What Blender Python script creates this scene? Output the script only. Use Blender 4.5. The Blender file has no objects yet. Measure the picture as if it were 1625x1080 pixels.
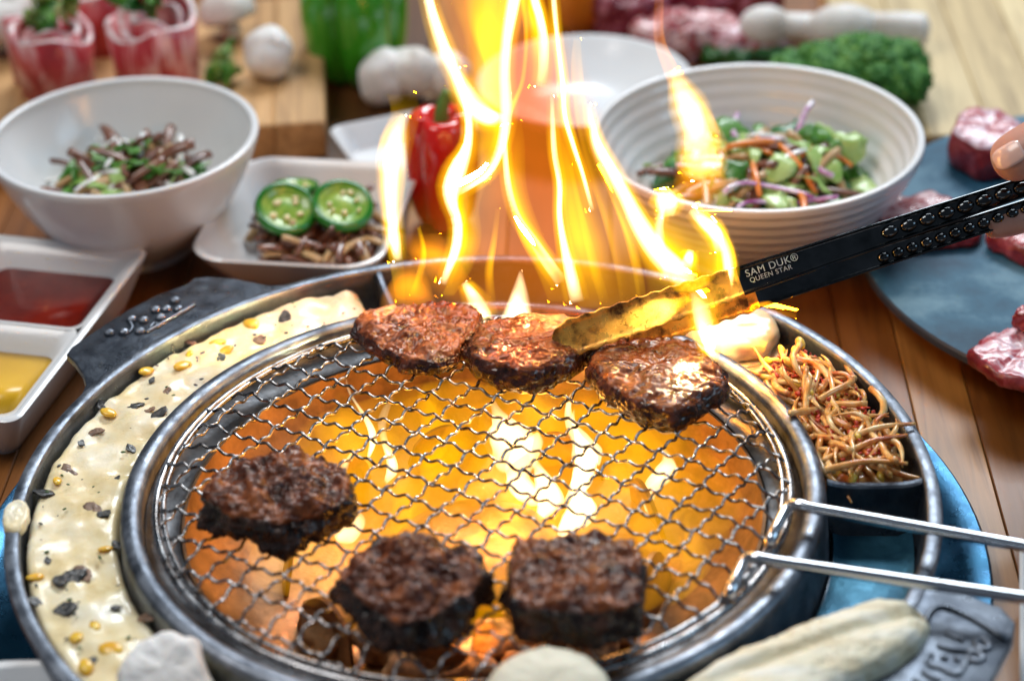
import bpy, bmesh, math, random
from mathutils import Vector, Matrix, noise, Euler
random.seed(7)
PI = math.pi
CM = 0.01
sc = bpy.context.scene
C = sc.collection

# ------------------------------------------------------------------ camera (all working units are centimetres, z=0 is the grate rim)
PITCH, ROLL, FPX, DIST = 0.555, -0.037, 3500.0, 111.7
TGT = Vector((2.053, 11.852, 0.0))
FWD = Vector((0, math.cos(PITCH), -math.sin(PITCH)))
_r, _u = Vector((1, 0, 0)), Vector((0, math.sin(PITCH), math.cos(PITCH)))
RT = _r * math.cos(ROLL) + _u * math.sin(ROLL)
UP = -_r * math.sin(ROLL) + _u * math.cos(ROLL)
EYE = TGT - FWD * DIST
ZT = -5.5                                                # table top
cam = bpy.data.cameras.new('camera')
camo = bpy.data.objects.new('camera', cam)
C.objects.link(camo)
camo.matrix_world = Matrix(((RT.x, UP.x, -FWD.x, EYE.x * CM), (RT.y, UP.y, -FWD.y, EYE.y * CM), (RT.z, UP.z, -FWD.z, EYE.z * CM), (0, 0, 0, 1)))
cam.sensor_width = 36.0
cam.lens = 36.0 * FPX / 1625.0
cam.clip_start = 0.02
cam.clip_end = 50
cam.dof.use_dof = True
cam.dof.focus_distance = 1.075
cam.dof.aperture_fstop = 4.6
cam.dof.aperture_blades = 0
sc.camera = camo

# ------------------------------------------------------------------ world, lamps, exposure
w = bpy.data.worlds.new('World'); sc.world = w; w.use_nodes = True
bg = w.node_tree.nodes['Background']
bg.inputs[0].default_value = (0.62, 0.76, 0.95, 1); bg.inputs[1].default_value = 0.13
def area(name, loc, tgt, size, power, col):
    l = bpy.data.lights.new(name, 'AREA'); l.shape = 'RECTANGLE'; l.size, l.size_y = size[0] * CM, size[1] * CM
    l.energy = power; l.color = col
    o = bpy.data.objects.new(name, l); C.objects.link(o)
    o.location = Vector(loc) * CM
    o.rotation_euler = (Vector(tgt) - Vector(loc)).to_track_quat('-Z', 'Y').to_euler()
    return o
area('window_light_back', (50, 190, 175), (5, 15, 0), (120, 80), 58, (0.88, 0.95, 1.0))
area('cool_fill_right', (170, -40, 110), (10, 0, 0), (90, 70), 7, (0.48, 0.76, 1.0))  # added lamp out of view, gives the metal its blue reflections
area('overhead_fill', (-90, 10, 190), (-5, 10, 0), (90, 90), 19, (1.0, 0.97, 0.93))  # added overhead fill that brightens the foreground
sc.view_settings.view_transform = 'Standard'
sc.view_settings.look = 'None'
sc.view_settings.exposure = 0.0
sc.view_settings.gamma = 1.0
sc.view_settings.use_curve_mapping = False
try:
    sc.cycles.use_denoising = True
    sc.cycles.max_bounces = 8
    sc.cycles.transparent_max_bounces = 64
    sc.cycles.sample_clamp_indirect = 6
except Exception:
    pass

# ------------------------------------------------------------------ pixel helpers (pixels of the 1625x1080 photograph -> points in the place)
def ray(px, py):
    return FWD + RT * ((px - 812.5) / FPX) - UP * ((py - 540.0) / FPX)
def PZ(px, py, z):
    d = ray(px, py); return EYE + d * ((z - EYE.z) / d.z)
def PY(px, py, y):
    d = ray(px, py); return EYE + d * ((y - EYE.y) / d.y)
def PD(px, py, dep):
    return EYE + ray(px, py) * dep

# ------------------------------------------------------------------ object helpers
WL = {}
def empty(name, loc, label, cat, group=None):
    o = bpy.data.objects.new(name, None); C.objects.link(o)
    o.empty_display_size = 0.01
    o.location = Vector(loc) * CM; WL[o] = Vector(loc)
    return tag(o, label, cat, group)
def tag(o, label=None, cat=None, group=None, kind=None):
    if label: o['label'] = label
    if cat: o['category'] = cat
    if group: o['group'] = group
    if kind: o['kind'] = kind
    return o
def mk(name, verts, faces, mat, parent=None, smooth=True, mats=None, fmat=None, fixn=True, sharp=None):
    vs = [Vector(v) for v in verts]
    lo = [min(v[i] for v in vs) for i in range(3)]; hi = [max(v[i] for v in vs) for i in range(3)]
    base = Vector(((lo[0] + hi[0]) / 2, (lo[1] + hi[1]) / 2, lo[2]))
    me = bpy.data.meshes.new(name)
    me.from_pydata([(v - base) * CM for v in vs], [], faces)
    for m in (mats or [mat]): me.materials.append(m)
    if fixn:
        bm = bmesh.new(); bm.from_mesh(me)
        bmesh.ops.recalc_face_normals(bm, faces=bm.faces)
        bm.to_mesh(me); bm.free()
    if fmat:
        for p, k in zip(me.polygons, fmat): p.material_index = k
    if smooth:
        me.shade_smooth()
        if sharp is not None:
            me.set_sharp_from_angle(angle=math.radians(sharp))
    o = bpy.data.objects.new(name, me); C.objects.link(o)
    if parent is not None:
        o.parent = parent; o.location = (base - WL[parent]) * CM
    else:
        o.location = base * CM
    WL[o] = base
    return o
def proto(name, verts, faces, mats, fmat=None, sharp=None):
    """mesh data around its own origin, shared by alike pieces"""
    me = bpy.data.meshes.new(name)
    me.from_pydata([Vector(v) * CM for v in verts], [], faces)
    for m in mats: me.materials.append(m)
    bm = bmesh.new(); bm.from_mesh(me); bmesh.ops.recalc_face_normals(bm, faces=bm.faces); bm.to_mesh(me); bm.free()
    if fmat:
        for p, k in zip(me.polygons, fmat): p.material_index = k
    me.shade_smooth()
    if sharp is not None: me.set_sharp_from_angle(angle=math.radians(sharp))
    return me
def inst(name, me, pos, parent=None, rot=(0, 0, 0), scale=(1, 1, 1)):
    o = bpy.data.objects.new(name, me); C.objects.link(o)
    p = Vector(pos)
    if parent is not None:
        o.parent = parent; o.location = (p - WL[parent]) * CM
    else: o.location = p * CM
    o.rotation_euler = rot if not isinstance(rot, Matrix) else rot.to_euler()
    o.scale = scale if not isinstance(scale, (int, float)) else (scale,) * 3
    WL[o] = p
    return o

# ------------------------------------------------------------------ shapes: (verts, faces)
def lathe(prof, n=64, cx=0, cy=0, closed=False, f=None, a0=0.0, a1=2 * PI):
    full = abs(a1 - a0 - 2 * PI) < 1e-6
    cols = n if full else n + 1
    V, F = [], []
    for j in range(cols):
        a = a0 + (a1 - a0) * j / n
        for (r, z) in prof:
            k = f(a, r, z) if f else (r, z)
            V.append((cx + k[0] * math.cos(a), cy + k[0] * math.sin(a), k[1]))
    m = len(prof)
    for j in range(n):
        j2 = (j + 1) % cols
        for i in range(m if closed else m - 1):
            i2 = (i + 1) % m
            F.append((j * m + i, j2 * m + i, j2 * m + i2, j * m + i2))
    if not full and closed:
        F.append(tuple(range(m))); F.append(tuple((cols - 1) * m + i for i in reversed(range(m))))
    return V, F
def crom(P, n):
    """smooth resampling of a polyline (tuples of any length)"""
    P = [tuple(p) for p in P]; m = len(P) - 1; out = []
    for k in range(n + 1):
        t = k / n * m; i = min(int(t), m - 1); u = t - i
        p0, p1, p2, p3 = P[max(i - 1, 0)], P[i], P[i + 1], P[min(i + 2, m)]
        out.append(tuple(0.5 * (2 * b + (c - a) * u + (2 * a - 5 * b + 4 * c - d) * u * u + (3 * b - a - 3 * c + d) * u ** 3) for a, b, c, d in zip(p0, p1, p2, p3)))
    return out
def tube(path, rad, sides=8, closed=False, cap=True, flat=1.0, ref=None):
    P = [Vector(p) for p in path]; n = len(P); V, F = [], []
    prev = None
    for i in range(n):
        a = P[(i - 1) % n] if (closed or i > 0) else P[i]
        b = P[(i + 1) % n] if (closed or i < n - 1) else P[i]
        t = (b - a).normalized()
        if prev is None:
            up = Vector(ref) if ref else (Vector((0, 0, 1)) if abs(t.z) < 0.9 else Vector((1, 0, 0)))
        else: up = prev
        s = t.cross(up)
        if s.length < 1e-6: s = t.orthogonal()
        s.normalize(); up = s.cross(t).normalized(); prev = up
        r = rad(i / (n - 1)) if callable(rad) else rad
        for k in range(sides):
            c = 2 * PI * k / sides
            V.append(P[i] + s * (r * math.cos(c)) + up * (r * flat * math.sin(c)))
    m = n if closed else n - 1
    for i in range(m):
        i2 = (i + 1) % n
        for k in range(sides):
            k2 = (k + 1) % sides
            F.append((i * sides + k, i * sides + k2, i2 * sides + k2, i2 * sides + k))
    if cap and not closed:
        F.append(tuple(reversed(range(sides)))); F.append(tuple((n - 1) * sides + k for k in range(sides)))
    return V, F
def join(*parts):
    V, F = [], []
    for (v, f) in parts:
        b = len(V); V += list(v); F += [tuple(i + b for i in q) for q in f]
    return V, F
def ball(c, r, nu=16, nv=10, disp=0.0, ds=1.0, seed=0, rot=None):
    c = Vector(c); r = Vector(r) if not isinstance(r, (int, float)) else Vector((r, r, r))
    V, F = [], []
    off = Vector((seed * 3.1, seed * 1.7, seed * 0.9))
    def pt(d):
        p = Vector((d.x * r.x, d.y * r.y, d.z * r.z))
        k = 1 + disp * noise.fractal(p * ds + off, 1.0, 2.0, 4) if disp else 1
        p = p * k
        if rot is not None: p = rot @ p
        return c + p
    V.append(pt(Vector((0, 0, -1))))
    for i in range(1, nv):
        b = -PI / 2 + PI * i / nv
        for j in range(nu):
            a = 2 * PI * j / nu
            V.append(pt(Vector((math.cos(b) * math.cos(a), math.cos(b) * math.sin(a), math.sin(b)))))
    V.append(pt(Vector((0, 0, 1))))
    top = len(V) - 1
    for j in range(nu):
        F.append((0, 1 + (j + 1) % nu, 1 + j))
        F.append((top, top - nu + j, top - nu + (j + 1) % nu))
    for i in range(nv - 2):
        for j in range(nu):
            a, b = 1 + i * nu + j, 1 + i * nu + (j + 1) % nu
            F.append((a, b, b + nu, a + nu))
    return V, F
SLABP = [(0.0, 0.0), (0.35, 0.0), (0.65, 0.0), (0.85, 0.0), (0.94, 0.03), (0.985, 0.1), (1.0, 0.2), (1.01, 0.32), (1.01, 0.45), (1.0, 0.58), (0.985, 0.7), (0.955, 0.82),
         (0.92, 0.9), (0.87, 0.955), (0.81, 0.985), (0.74, 1.0), (0.66, 1.01), (0.57, 1.02), (0.48, 1.02), (0.39, 1.03), (0.3, 1.03), (0.2, 1.03), (0.1, 1.03), (0.0, 1.03)]
DENSE = [q for a, b in zip(SLABP, SLABP[1:]) for q in (a, ((a[0] * 2 + b[0]) / 3, (a[1] * 2 + b[1]) / 3), ((a[0] + b[0] * 2) / 3, (a[1] + b[1] * 2) / 3))] + [SLABP[-1]]
def slab(foot, z0, thick, dome=0.0, amp=0.1, sc_=1.2, seed=0, nth=80, sm=3, prof=SLABP, tilt=(0, 0), rough=0.55, fine=0.0, fs=5.0, fib=False):
    """a rounded slab with an irregular outline (foot: xy polygon), lumpy by noise"""
    n = len(foot); cx = sum(p[0] for p in foot) / n; cy = sum(p[1] for p in foot) / n
    Rr = []
    for j in range(nth):
        a = 2 * PI * j / nth; dx, dy = math.cos(a), math.sin(a); best = 0.01
        for i in range(n):
            x1, y1 = foot[i][0] - cx, foot[i][1] - cy; x2, y2 = foot[(i + 1) % n][0] - cx, foot[(i + 1) % n][1] - cy
            ex, ey = x2 - x1, y2 - y1; den = dx * ey - dy * ex
            if abs(den) < 1e-9: continue
            t = (x1 * ey - y1 * ex) / den; s = (x1 * dy - y1 * dx) / den
            if t > 0 and -1e-6 <= s <= 1 + 1e-6: best = max(best, t)
        Rr.append(best)
    for _ in range(sm):
        Rr = [(Rr[j - 1] + 2 * Rr[j] + Rr[(j + 1) % nth]) / 4 for j in range(nth)]
    off = Vector((seed * 7.3, seed * 2.1, seed * 5.7))
    V, F = [], []
    Rm = sum(Rr) / nth
    def disp(p, nrm):
        d = amp * noise.fractal(p * sc_ + off, rough, 2.1, 4)
        if fib:
            c_, s_ = math.cos(seed), math.sin(seed); pf = Vector(((p.x * c_ + p.y * s_) * 0.8, (p.y * c_ - p.x * s_) * 3.0, p.z * 1.0))
            d += fine * 0.8 * noise.noise(pf + off) + fine * 0.45 * noise.noise(pf * 2.1 + off)
            return p + nrm * d
        if fine: d += fine * (abs(noise.noise(p * fs + off)) - 0.25) + 0.55 * fine * (abs(noise.noise(p * fs * 2.3 + off)) - 0.25) + (0.3 * fine * noise.noise(p * fs * 5 + off) if len(prof) > 40 else 0)
        return p + nrm * d
    m = len(prof)
    ctr = Vector((cx, cy, 0))
    for k, (s, zf) in enumerate(prof):
        ring = 1 if s == 0 else nth
        for j in range(ring):
            a = 2 * PI * j / nth
            R = Rr[j] * s
            x, y = cx + R * math.cos(a), cy + R * math.sin(a)
            z = z0 + thick * zf + (dome * (1 - s * s) if zf > 0.9 else 0) + tilt[0] * (x - cx) * zf + tilt[1] * (y - cy) * zf
            # approximate outward normal from the profile
            a1_, b1_ = prof[max(k - 1, 0)], prof[min(k + 1, m - 1)]
            dn = Vector(((b1_[1] - a1_[1]) * thick, -(b1_[0] - a1_[0]) * Rm))
            if dn.length < 1e-9: dn = Vector((0, 1))
            dn.normalize()
            nr = Vector((math.cos(a) * dn.x, math.sin(a) * dn.x, dn.y)) if s > 0 else Vector((0, 0, 1 if zf > .5 else -1))
            V.append(disp(Vector((x, y, z)), nr))
    idx = []; c = 0
    for (s, zf) in prof:
        idx.append((c, s == 0)); c += 1 if s == 0 else nth
    for k in range(m - 1):
        a, ap = idx[k]; b, bp = idx[k + 1]
        for j in range(nth):
            j2 = (j + 1) % nth
            if ap and bp: continue
            if ap: F.append((a, b + j2, b + j))
            elif bp: F.append((a + j, a + j2, b))
            else: F.append((a + j, a + j2, b + j2, b + j))
    return V, F
def rbox(x0, x1, y0, y1, z0, z1, b=0.1):
    """box with chamfered edges"""
    V, F = [], []
    rings = [(b, z0), (0, z0 + b), (0, z1 - b), (b, z1)]
    def ring(i, z):
        k = b
        pts = [(x0 + k, y0 + i), (x1 - k, y0 + i), (x1 - i, y0 + k), (x1 - i, y1 - k), (x1 - k, y1 - i), (x0 + k, y1 - i), (x0 + i, y1 - k), (x0 + i, y0 + k)]
        return [(p[0], p[1], z) for p in pts]
    for (i, z) in rings: V += ring(i, z)
    for k in range(3):
        for j in range(8): F.append((k * 8 + j, k * 8 + (j + 1) % 8, k * 8 + 8 + (j + 1) % 8, k * 8 + 8 + j))
    F.append(tuple(reversed(range(8)))); F.append(tuple(24 + j for j in range(8)))
    return V, F
def xf(vf, rotz=0, loc=(0, 0, 0), M=None):
    M = M or (Matrix.Translation(Vector(loc)) @ Matrix.Rotation(rotz, 4, 'Z'))
    return [M @ Vector(v) for v in vf[0]], vf[1]

# ------------------------------------------------------------------ materials
def mat(name, base=(0.8, 0.8, 0.8), rough=0.5, metal=0.0, coat=0.0, sss=0.0, sssr=(1, 0.4, 0.2), spec=None):
    m = bpy.data.materials.new(name); m.use_nodes = True
    b = m.node_tree.nodes['Principled BSDF']
    b.inputs['Base Color'].default_value = (*base, 1); b.inputs['Roughness'].default_value = rough; b.inputs['Metallic'].default_value = metal
    b.inputs['Coat Weight'].default_value = coat; b.inputs['Coat Roughness'].default_value = 0.12
    if spec is not None: b.inputs['Specular IOR Level'].default_value = spec
    if sss:
        b.inputs['Subsurface Weight'].default_value = sss; b.inputs['Subsurface Radius'].default_value = sssr; b.inputs['Subsurface Scale'].default_value = 0.004
    return m
def nd(m, t, **kw):
    n = m.node_tree.nodes.new(t)
    for k, v in kw.items():
        if k in n.inputs.keys(): n.inputs[k].default_value = v
        else: setattr(n, k, v)
    return n
def lk(m, a, b): m.node_tree.links.new(a, b)
def bsdf(m): return m.node_tree.nodes['Principled BSDF']
def ramp(m, stops, interp='LINEAR'):
    r = m.node_tree.nodes.new('ShaderNodeValToRGB'); r.color_ramp.interpolation = interp
    e = r.color_ramp.elements
    while len(e) < len(stops): e.new(0.5)
    for k, (p, c) in enumerate(stops): e[k].position = p; e[k].color = (*c, 1) if len(c) == 3 else c
    return r
def coords(m, scale=(1, 1, 1), kind='Object', rnd=False, rot=(0, 0, 0)):
    tc = nd(m, 'ShaderNodeTexCoord'); mp = nd(m, 'ShaderNodeMapping')
    mp.inputs['Scale'].default_value = scale; mp.inputs['Rotation'].default_value = rot
    lk(m, tc.outputs[kind], mp.inputs['Vector'])
    if rnd:
        oi = nd(m, 'ShaderNodeObjectInfo'); mu = nd(m, 'ShaderNodeMath', operation='MULTIPLY'); mu.inputs[1].default_value = 37.0
        lk(m, oi.outputs['Random'], mu.inputs[0]); cb = nd(m, 'ShaderNodeCombineXYZ')
        for i in range(3): lk(m, mu.outputs[0], cb.inputs[i])
        lk(m, cb.outputs[0], mp.inputs['Location'])
    return mp.outputs['Vector']
def noisy(m, vec, scale, detail=5.0, rough=0.6, dist=0.0):
    n = nd(m, 'ShaderNodeTexNoise'); n.inputs['Scale'].default_value = scale; n.inputs['Detail'].default_value = detail
    n.inputs['Roughness'].default_value = rough; n.inputs['Distortion'].default_value = dist
    lk(m, vec, n.inputs['Vector']); return n.outputs['Fac']
def bump(m, h, dist=0.001, strength=0.5):
    b = nd(m, 'ShaderNodeBump'); b.inputs['Distance'].default_value = dist; b.inputs['Strength'].default_value = strength
    lk(m, h, b.inputs['Height']); lk(m, b.outputs[0], bsdf(m).inputs['Normal']); return b
def setcol(m, out): lk(m, out, bsdf(m).inputs['Base Color'])
def noise_mat(name, stops, scale, rough=0.5, coat=0.0, metal=0.0, detail=6.0, bumpd=0.0, bscale=None, stretch=(1, 1, 1), rr=None, sss=0.0, dist=0.0, rnd=True, sssr=(1, .4, .2)):
    m = mat(name, rough=rough, metal=metal, coat=coat, sss=sss, sssr=sssr)
    v = coords(m, stretch, rnd=rnd); f = noisy(m, v, scale, detail, dist=dist)
    r = ramp(m, stops); lk(m, f, r.inputs[0]); setcol(m, r.outputs[0])
    if rr:
        q = ramp(m, [(0.35, (rr[0],) * 3), (0.65, (rr[1],) * 3)]); f3 = noisy(m, v, scale * 1.7, 4); lk(m, f3, q.inputs[0]); lk(m, q.outputs[0], bsdf(m).inputs['Roughness'])
    if bumpd:
        f2 = noisy(m, v, bscale or scale * 2, 6, 0.65); bump(m, f2, bumpd)
    return m
# metals
M = {}
M['tray'] = noise_mat('cast_aluminium', [(0.3, (0.05, 0.06, 0.08)), (0.7, (0.14, 0.16, 0.19))], 60, rough=0.42, metal=0.9, bumpd=0.0006, bscale=420, rr=(0.26, 0.5))
M['lip'] = noise_mat('worn_steel_lip', [(0.3, (0.07, 0.08, 0.10)), (0.5, (0.17, 0.19, 0.225)), (0.7, (0.26, 0.285, 0.33))], 70, rough=0.4, metal=0.95, bumpd=0.0005, bscale=400, rr=(0.3, 0.55))
M['blue'] = noise_mat('blue_steel_pan', [(0.3, (0.008, 0.06, 0.13)), (0.7, (0.02, 0.12, 0.22))], 40, rough=0.3, metal=0.75, bumpd=0.0003, bscale=600, rr=(0.2, 0.4))
M['floor'] = noise_mat('tray_floor_blue_sheen', [(0.3, (0.012, 0.07, 0.12)), (0.7, (0.035, 0.14, 0.21))], 55, rough=0.4, metal=0.7, bumpd=0.0008, bscale=380, rr=(0.3, 0.5))  # cool reflection on the grey tray painted into the base colour
M['liner'] = noise_mat('dark_steel_liner', [(0.3, (0.03, 0.032, 0.036)), (0.7, (0.13, 0.135, 0.145))], 50, rough=0.4, metal=0.85, bumpd=0.0006, bscale=260, rr=(0.3, 0.55))  # dark tone for the inner flange
M['burn'] = noise_mat('heat_stained_steel', [(0.3, (0.10, 0.05, 0.025)), (0.7, (0.36, 0.19, 0.08))], 45, rough=0.45, metal=0.6, bumpd=0.0008, bscale=220)
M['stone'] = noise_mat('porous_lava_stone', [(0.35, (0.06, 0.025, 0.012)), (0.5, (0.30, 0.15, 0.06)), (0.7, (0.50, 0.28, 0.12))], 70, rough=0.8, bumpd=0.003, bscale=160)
M['wire'] = noise_mat('steel_wire', [(0.3, (0.07, 0.05, 0.04)), (0.62, (0.40, 0.40, 0.41))], 90, rough=0.2, metal=1.0, rr=(0.15, 0.4))
M['rod'] = mat('polished_rod', (0.72, 0.75, 0.8), 0.16, 1.0)
M['tong'] = noise_mat('dark_polished_steel', [(0.3, (0.035, 0.04, 0.042)), (0.7, (0.11, 0.115, 0.12))], 70, rough=0.12, metal=1.0, rr=(0.05, 0.2), bumpd=0.0001, bscale=300)
M['tongtip'] = noise_mat('flame_gold_steel_tip', [(0.35, (0.12, 0.05, 0.012)), (0.5, (0.78, 0.40, 0.07)), (0.8, (0.90, 0.56, 0.14))], 110, rough=0.35, metal=0.45, rr=(0.2, 0.5), bumpd=0.0006, bscale=320)  # steel tips, golden flame reflection painted into the colour
M['letter'] = mat('bright_stamped_letter', (0.85, 0.84, 0.8), 0.3, 0.6)
# ceramics and wood
M['white'] = noise_mat('white_glazed_ceramic', [(0.3, (0.74, 0.75, 0.77)), (0.7, (0.82, 0.82, 0.82))], 12, rough=0.22, coat=0.3, bumpd=0.0002, bscale=40)
M['slate'] = noise_mat('blue_grey_slate', [(0.38, (0.007, 0.05, 0.10)), (0.5, (0.02, 0.105, 0.18)), (0.60, (0.10, 0.22, 0.30))], 15, rough=0.68, bumpd=0.0012, bscale=90, detail=9)
M['slate_rim'] = noise_mat('slate_edge', [(0.3, (0.02, 0.03, 0.045)), (0.7, (0.06, 0.07, 0.09))], 30, rough=0.55, bumpd=0.001, bscale=80)
def wood(name, cols, gs=1.0, rough=0.45, coat=0.1):
    m = mat(name, rough=rough, coat=coat)
    v = coords(m, (34 * gs, 2.2 * gs, 34 * gs), rnd=True)
    f = noisy(m, v, 3.2, 8, 0.62, 0.8)
    v2 = coords(m, (9 * gs, 0.8 * gs, 9 * gs), rnd=True); f2 = noisy(m, v2, 2.2, 3, 0.5, 0.4)
    oi = nd(m, 'ShaderNodeObjectInfo')
    tone = ramp(m, cols, 'LINEAR'); lk(m, oi.outputs['Random'], tone.inputs[0])
    g = ramp(m, [(0.25, (0.42, 0.36, 0.30)), (0.5, (0.86, 0.84, 0.82)), (0.75, (1.12, 1.12, 1.12))]); lk(m, f, g.inputs[0])
    g2 = ramp(m, [(0.3, (0.72, 0.68, 0.64)), (0.7, (1.1, 1.1, 1.1))]); lk(m, f2, g2.inputs[0])
    mx = nd(m, 'ShaderNodeMix', data_type='RGBA', blend_type='MULTIPLY'); mx.inputs[0].default_value = 1
    lk(m, tone.outputs[0], mx.inputs[6]); lk(m, g.outputs[0], mx.inputs[7])
    mx2 = nd(m, 'ShaderNodeMix', data_type='RGBA', blend_type='MULTIPLY'); mx2.inputs[0].default_value = 1
    lk(m, mx.outputs[2], mx2.inputs[6]); lk(m, g2.outputs[0], mx2.inputs[7])
    setcol(m, mx2.outputs[2]); bump(m, f, 0.0005, 0.5)
    return m
M['table'] = wood('oak_strip', [(0.0, (0.22, 0.075, 0.012)), (0.3, (0.36, 0.13, 0.022)), (0.55, (0.10, 0.034, 0.007)), (0.8, (0.44, 0.18, 0.035)), (1.0, (0.58, 0.31, 0.08))])
M['block'] = wood('beech_block', [(0.0, (0.66, 0.38, 0.16)), (1.0, (0.72, 0.45, 0.21))])
M['pale'] = wood('pale_lit_wood', [(0.0, (0.68, 0.50, 0.24)), (1.0, (0.80, 0.64, 0.36))])  # light wood tone stands for the table brightly lit from behind
# food
def meat_mat(name, dark, mid, light, rough, coat, bd=0.003):
    m = mat(name, rough=rough, coat=coat, spec=0.36)
    v = coords(m, (1, 1, 1), rnd=True); v2 = coords(m, (1, 3.2, 1), rnd=True, rot=(0, 0, 0.6))
    f = noisy(m, v, 70, 7, 0.62, 0.4); f2 = noisy(m, v2, 120, 4, 0.55, 0.3)
    a = nd(m, 'ShaderNodeMath', operation='MULTIPLY_ADD'); a.inputs[1].default_value = 0.45; lk(m, f2, a.inputs[0])
    b = nd(m, 'ShaderNodeMath', operation='MULTIPLY'); b.inputs[1].default_value = 0.62; lk(m, f, b.inputs[0]); lk(m, b.outputs[0], a.inputs[2])
    r = ramp(m, [(0.40, dark), (0.53, mid), (0.68, light)]); lk(m, a.outputs[0], r.inputs[0]); setcol(m, r.outputs[0])
    q = ramp(m, [(0.4, (rough * 0.5,) * 3), (0.62, (min(1, rough * 1.7),) * 3)]); lk(m, f2, q.inputs[0]); lk(m, q.outputs[0], bsdf(m).inputs['Roughness'])
    bump(m, a.outputs[0], bd, 0.75)
    return m
M['seared'] = meat_mat('seared_beef', (0.035, 0.009, 0.004), (0.15, 0.04, 0.014), (0.32, 0.105, 0.034), 0.3, 0.15, 0.0010)
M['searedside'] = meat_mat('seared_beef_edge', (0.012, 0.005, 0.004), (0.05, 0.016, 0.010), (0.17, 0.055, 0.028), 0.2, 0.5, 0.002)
M['char'] = meat_mat('charred_beef', (0.016, 0.005, 0.003), (0.105, 0.026, 0.010), (0.38, 0.115, 0.036), 0.16, 0.0, 0.0026)
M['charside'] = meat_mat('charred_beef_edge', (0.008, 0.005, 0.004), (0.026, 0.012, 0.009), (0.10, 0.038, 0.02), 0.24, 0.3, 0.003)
def raw_mat(name, red, fat, sc_, lo=0.5, hi=0.6, stretch=(1, 1, 1)):
    m = mat(name, rough=0.35, coat=0.3, sss=0.15)
    v = coords(m, stretch, rnd=True); f = noisy(m, v, sc_, 6, 0.6, 1.6)
    r = ramp(m, [(lo - 0.15, tuple(c * 0.7 for c in red)), (lo, red), (hi, fat)]); lk(m, f, r.inputs[0]); setcol(m, r.outputs[0]); bump(m, f, 0.001, 0.5)
    return m
M['roll'] = raw_mat('rolled_raw_beef', (0.60, 0.055, 0.07), (0.86, 0.52, 0.52), 40, 0.48, 0.64, (1, 1, 0.35))
M['rolltop'] = raw_mat('marbled_roll_edge', (0.70, 0.26, 0.28), (0.88, 0.72, 0.72), 60, 0.38, 0.52)
M['raw'] = raw_mat('marbled_raw_beef', (0.42, 0.03, 0.04), (0.80, 0.55, 0.55), 70, 0.47, 0.58, (1, 3, 1))
M['rawdark'] = raw_mat('dark_raw_beef', (0.22, 0.012, 0.035), (0.62, 0.25, 0.33), 40, 0.5, 0.66)
M['rawpink'] = raw_mat('fatty_raw_beef', (0.44, 0.05, 0.07), (0.76, 0.56, 0.62), 55, 0.42, 0.58)
M['rawside'] = raw_mat('cut_beef_side', (0.24, 0.012, 0.018), (0.50, 0.10, 0.11), 60, 0.5, 0.7)
M['cheese'] = noise_mat('melted_cheese', [(0.28, (0.60, 0.44, 0.18)), (0.42, (0.82, 0.67, 0.38)), (0.55, (0.87, 0.77, 0.54)), (0.70, (0.90, 0.86, 0.74))], 34, rough=0.3, coat=0.25, sss=0.25, bumpd=0.0012, bscale=90, rr=(0.2, 0.5), sssr=(1, .7, .35))
M['corn'] = noise_mat('corn', [(0.3, (0.85, 0.42, 0.02)), (0.7, (0.92, 0.60, 0.06))], 120, rough=0.3, coat=0.3, sss=0.2)
M['blackbit'] = noise_mat('dark_mushroom_bit', [(0.35, (0.012, 0.014, 0.016)), (0.6, (0.06, 0.06, 0.06)), (0.8, (0.22, 0.17, 0.13))], 160, rough=0.3, coat=0.3, bumpd=0.001)
M['brownbit'] = noise_mat('brown_mushroom_bit', [(0.35, (0.10, 0.05, 0.03)), (0.7, (0.36, 0.22, 0.14))], 120, rough=0.4, coat=0.2, bumpd=0.001)
M['herb'] = mat('herb_green', (0.05, 0.11, 0.02), 0.5)
M['sprout'] = noise_mat('bean_sprout', [(0.34, (0.52, 0.12, 0.02)), (0.5, (0.78, 0.40, 0.11)), (0.68, (0.88, 0.70, 0.38))], 70, rough=0.24, coat=0.5, sss=0.2, sssr=(1, .6, .25))
M['bean'] = noise_mat('bean_head', [(0.3, (0.72, 0.42, 0.03)), (0.7, (0.86, 0.62, 0.10))], 120, rough=0.3, coat=0.4, sss=0.15)
M['chilli'] = mat('chilli_flake', (0.50, 0.035, 0.01), 0.35, coat=0.3)
M['onion'] = noise_mat('grilled_onion', [(0.3, (0.70, 0.50, 0.24)), (0.7, (0.86, 0.76, 0.55))], 60, rough=0.3, coat=0.4, sss=0.25)
M['mush'] = noise_mat('white_mushroom', [(0.3, (0.58, 0.50, 0.43)), (0.6, (0.84, 0.82, 0.80))], 26, rough=0.5, sss=0.15, bumpd=0.0006, bscale=120)
M['mushcream'] = noise_mat('cream_king_oyster', [(0.3, (0.78, 0.69, 0.50)), (0.7, (0.88, 0.82, 0.66))], 16, rough=0.55, sss=0.2, bumpd=0.0008, bscale=110, stretch=(1, 1, 0.3))
M['mushstick'] = noise_mat('king_oyster_flesh', [(0.32, (0.60, 0.47, 0.28)), (0.48, (0.82, 0.73, 0.52)), (0.65, (0.90, 0.86, 0.74))], 30, rough=0.5, sss=0.1, bumpd=0.002, bscale=60, stretch=(0.6, 3.5, 3.5), rnd=False)
M['gill'] = noise_mat('mushroom_gill', [(0.3, (0.10, 0.07, 0.06)), (0.7, (0.32, 0.25, 0.22))], 90, rough=0.6)
M['greenpep'] = noise_mat('green_pepper', [(0.3, (0.035, 0.28, 0.012)), (0.7, (0.05, 0.36, 0.016))], 14, rough=0.16, coat=0.6)
M['redpep'] = noise_mat('red_pepper', [(0.3, (0.50, 0.008, 0.006)), (0.7, (0.72, 0.02, 0.012))], 14, rough=0.14, coat=0.6)
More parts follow.
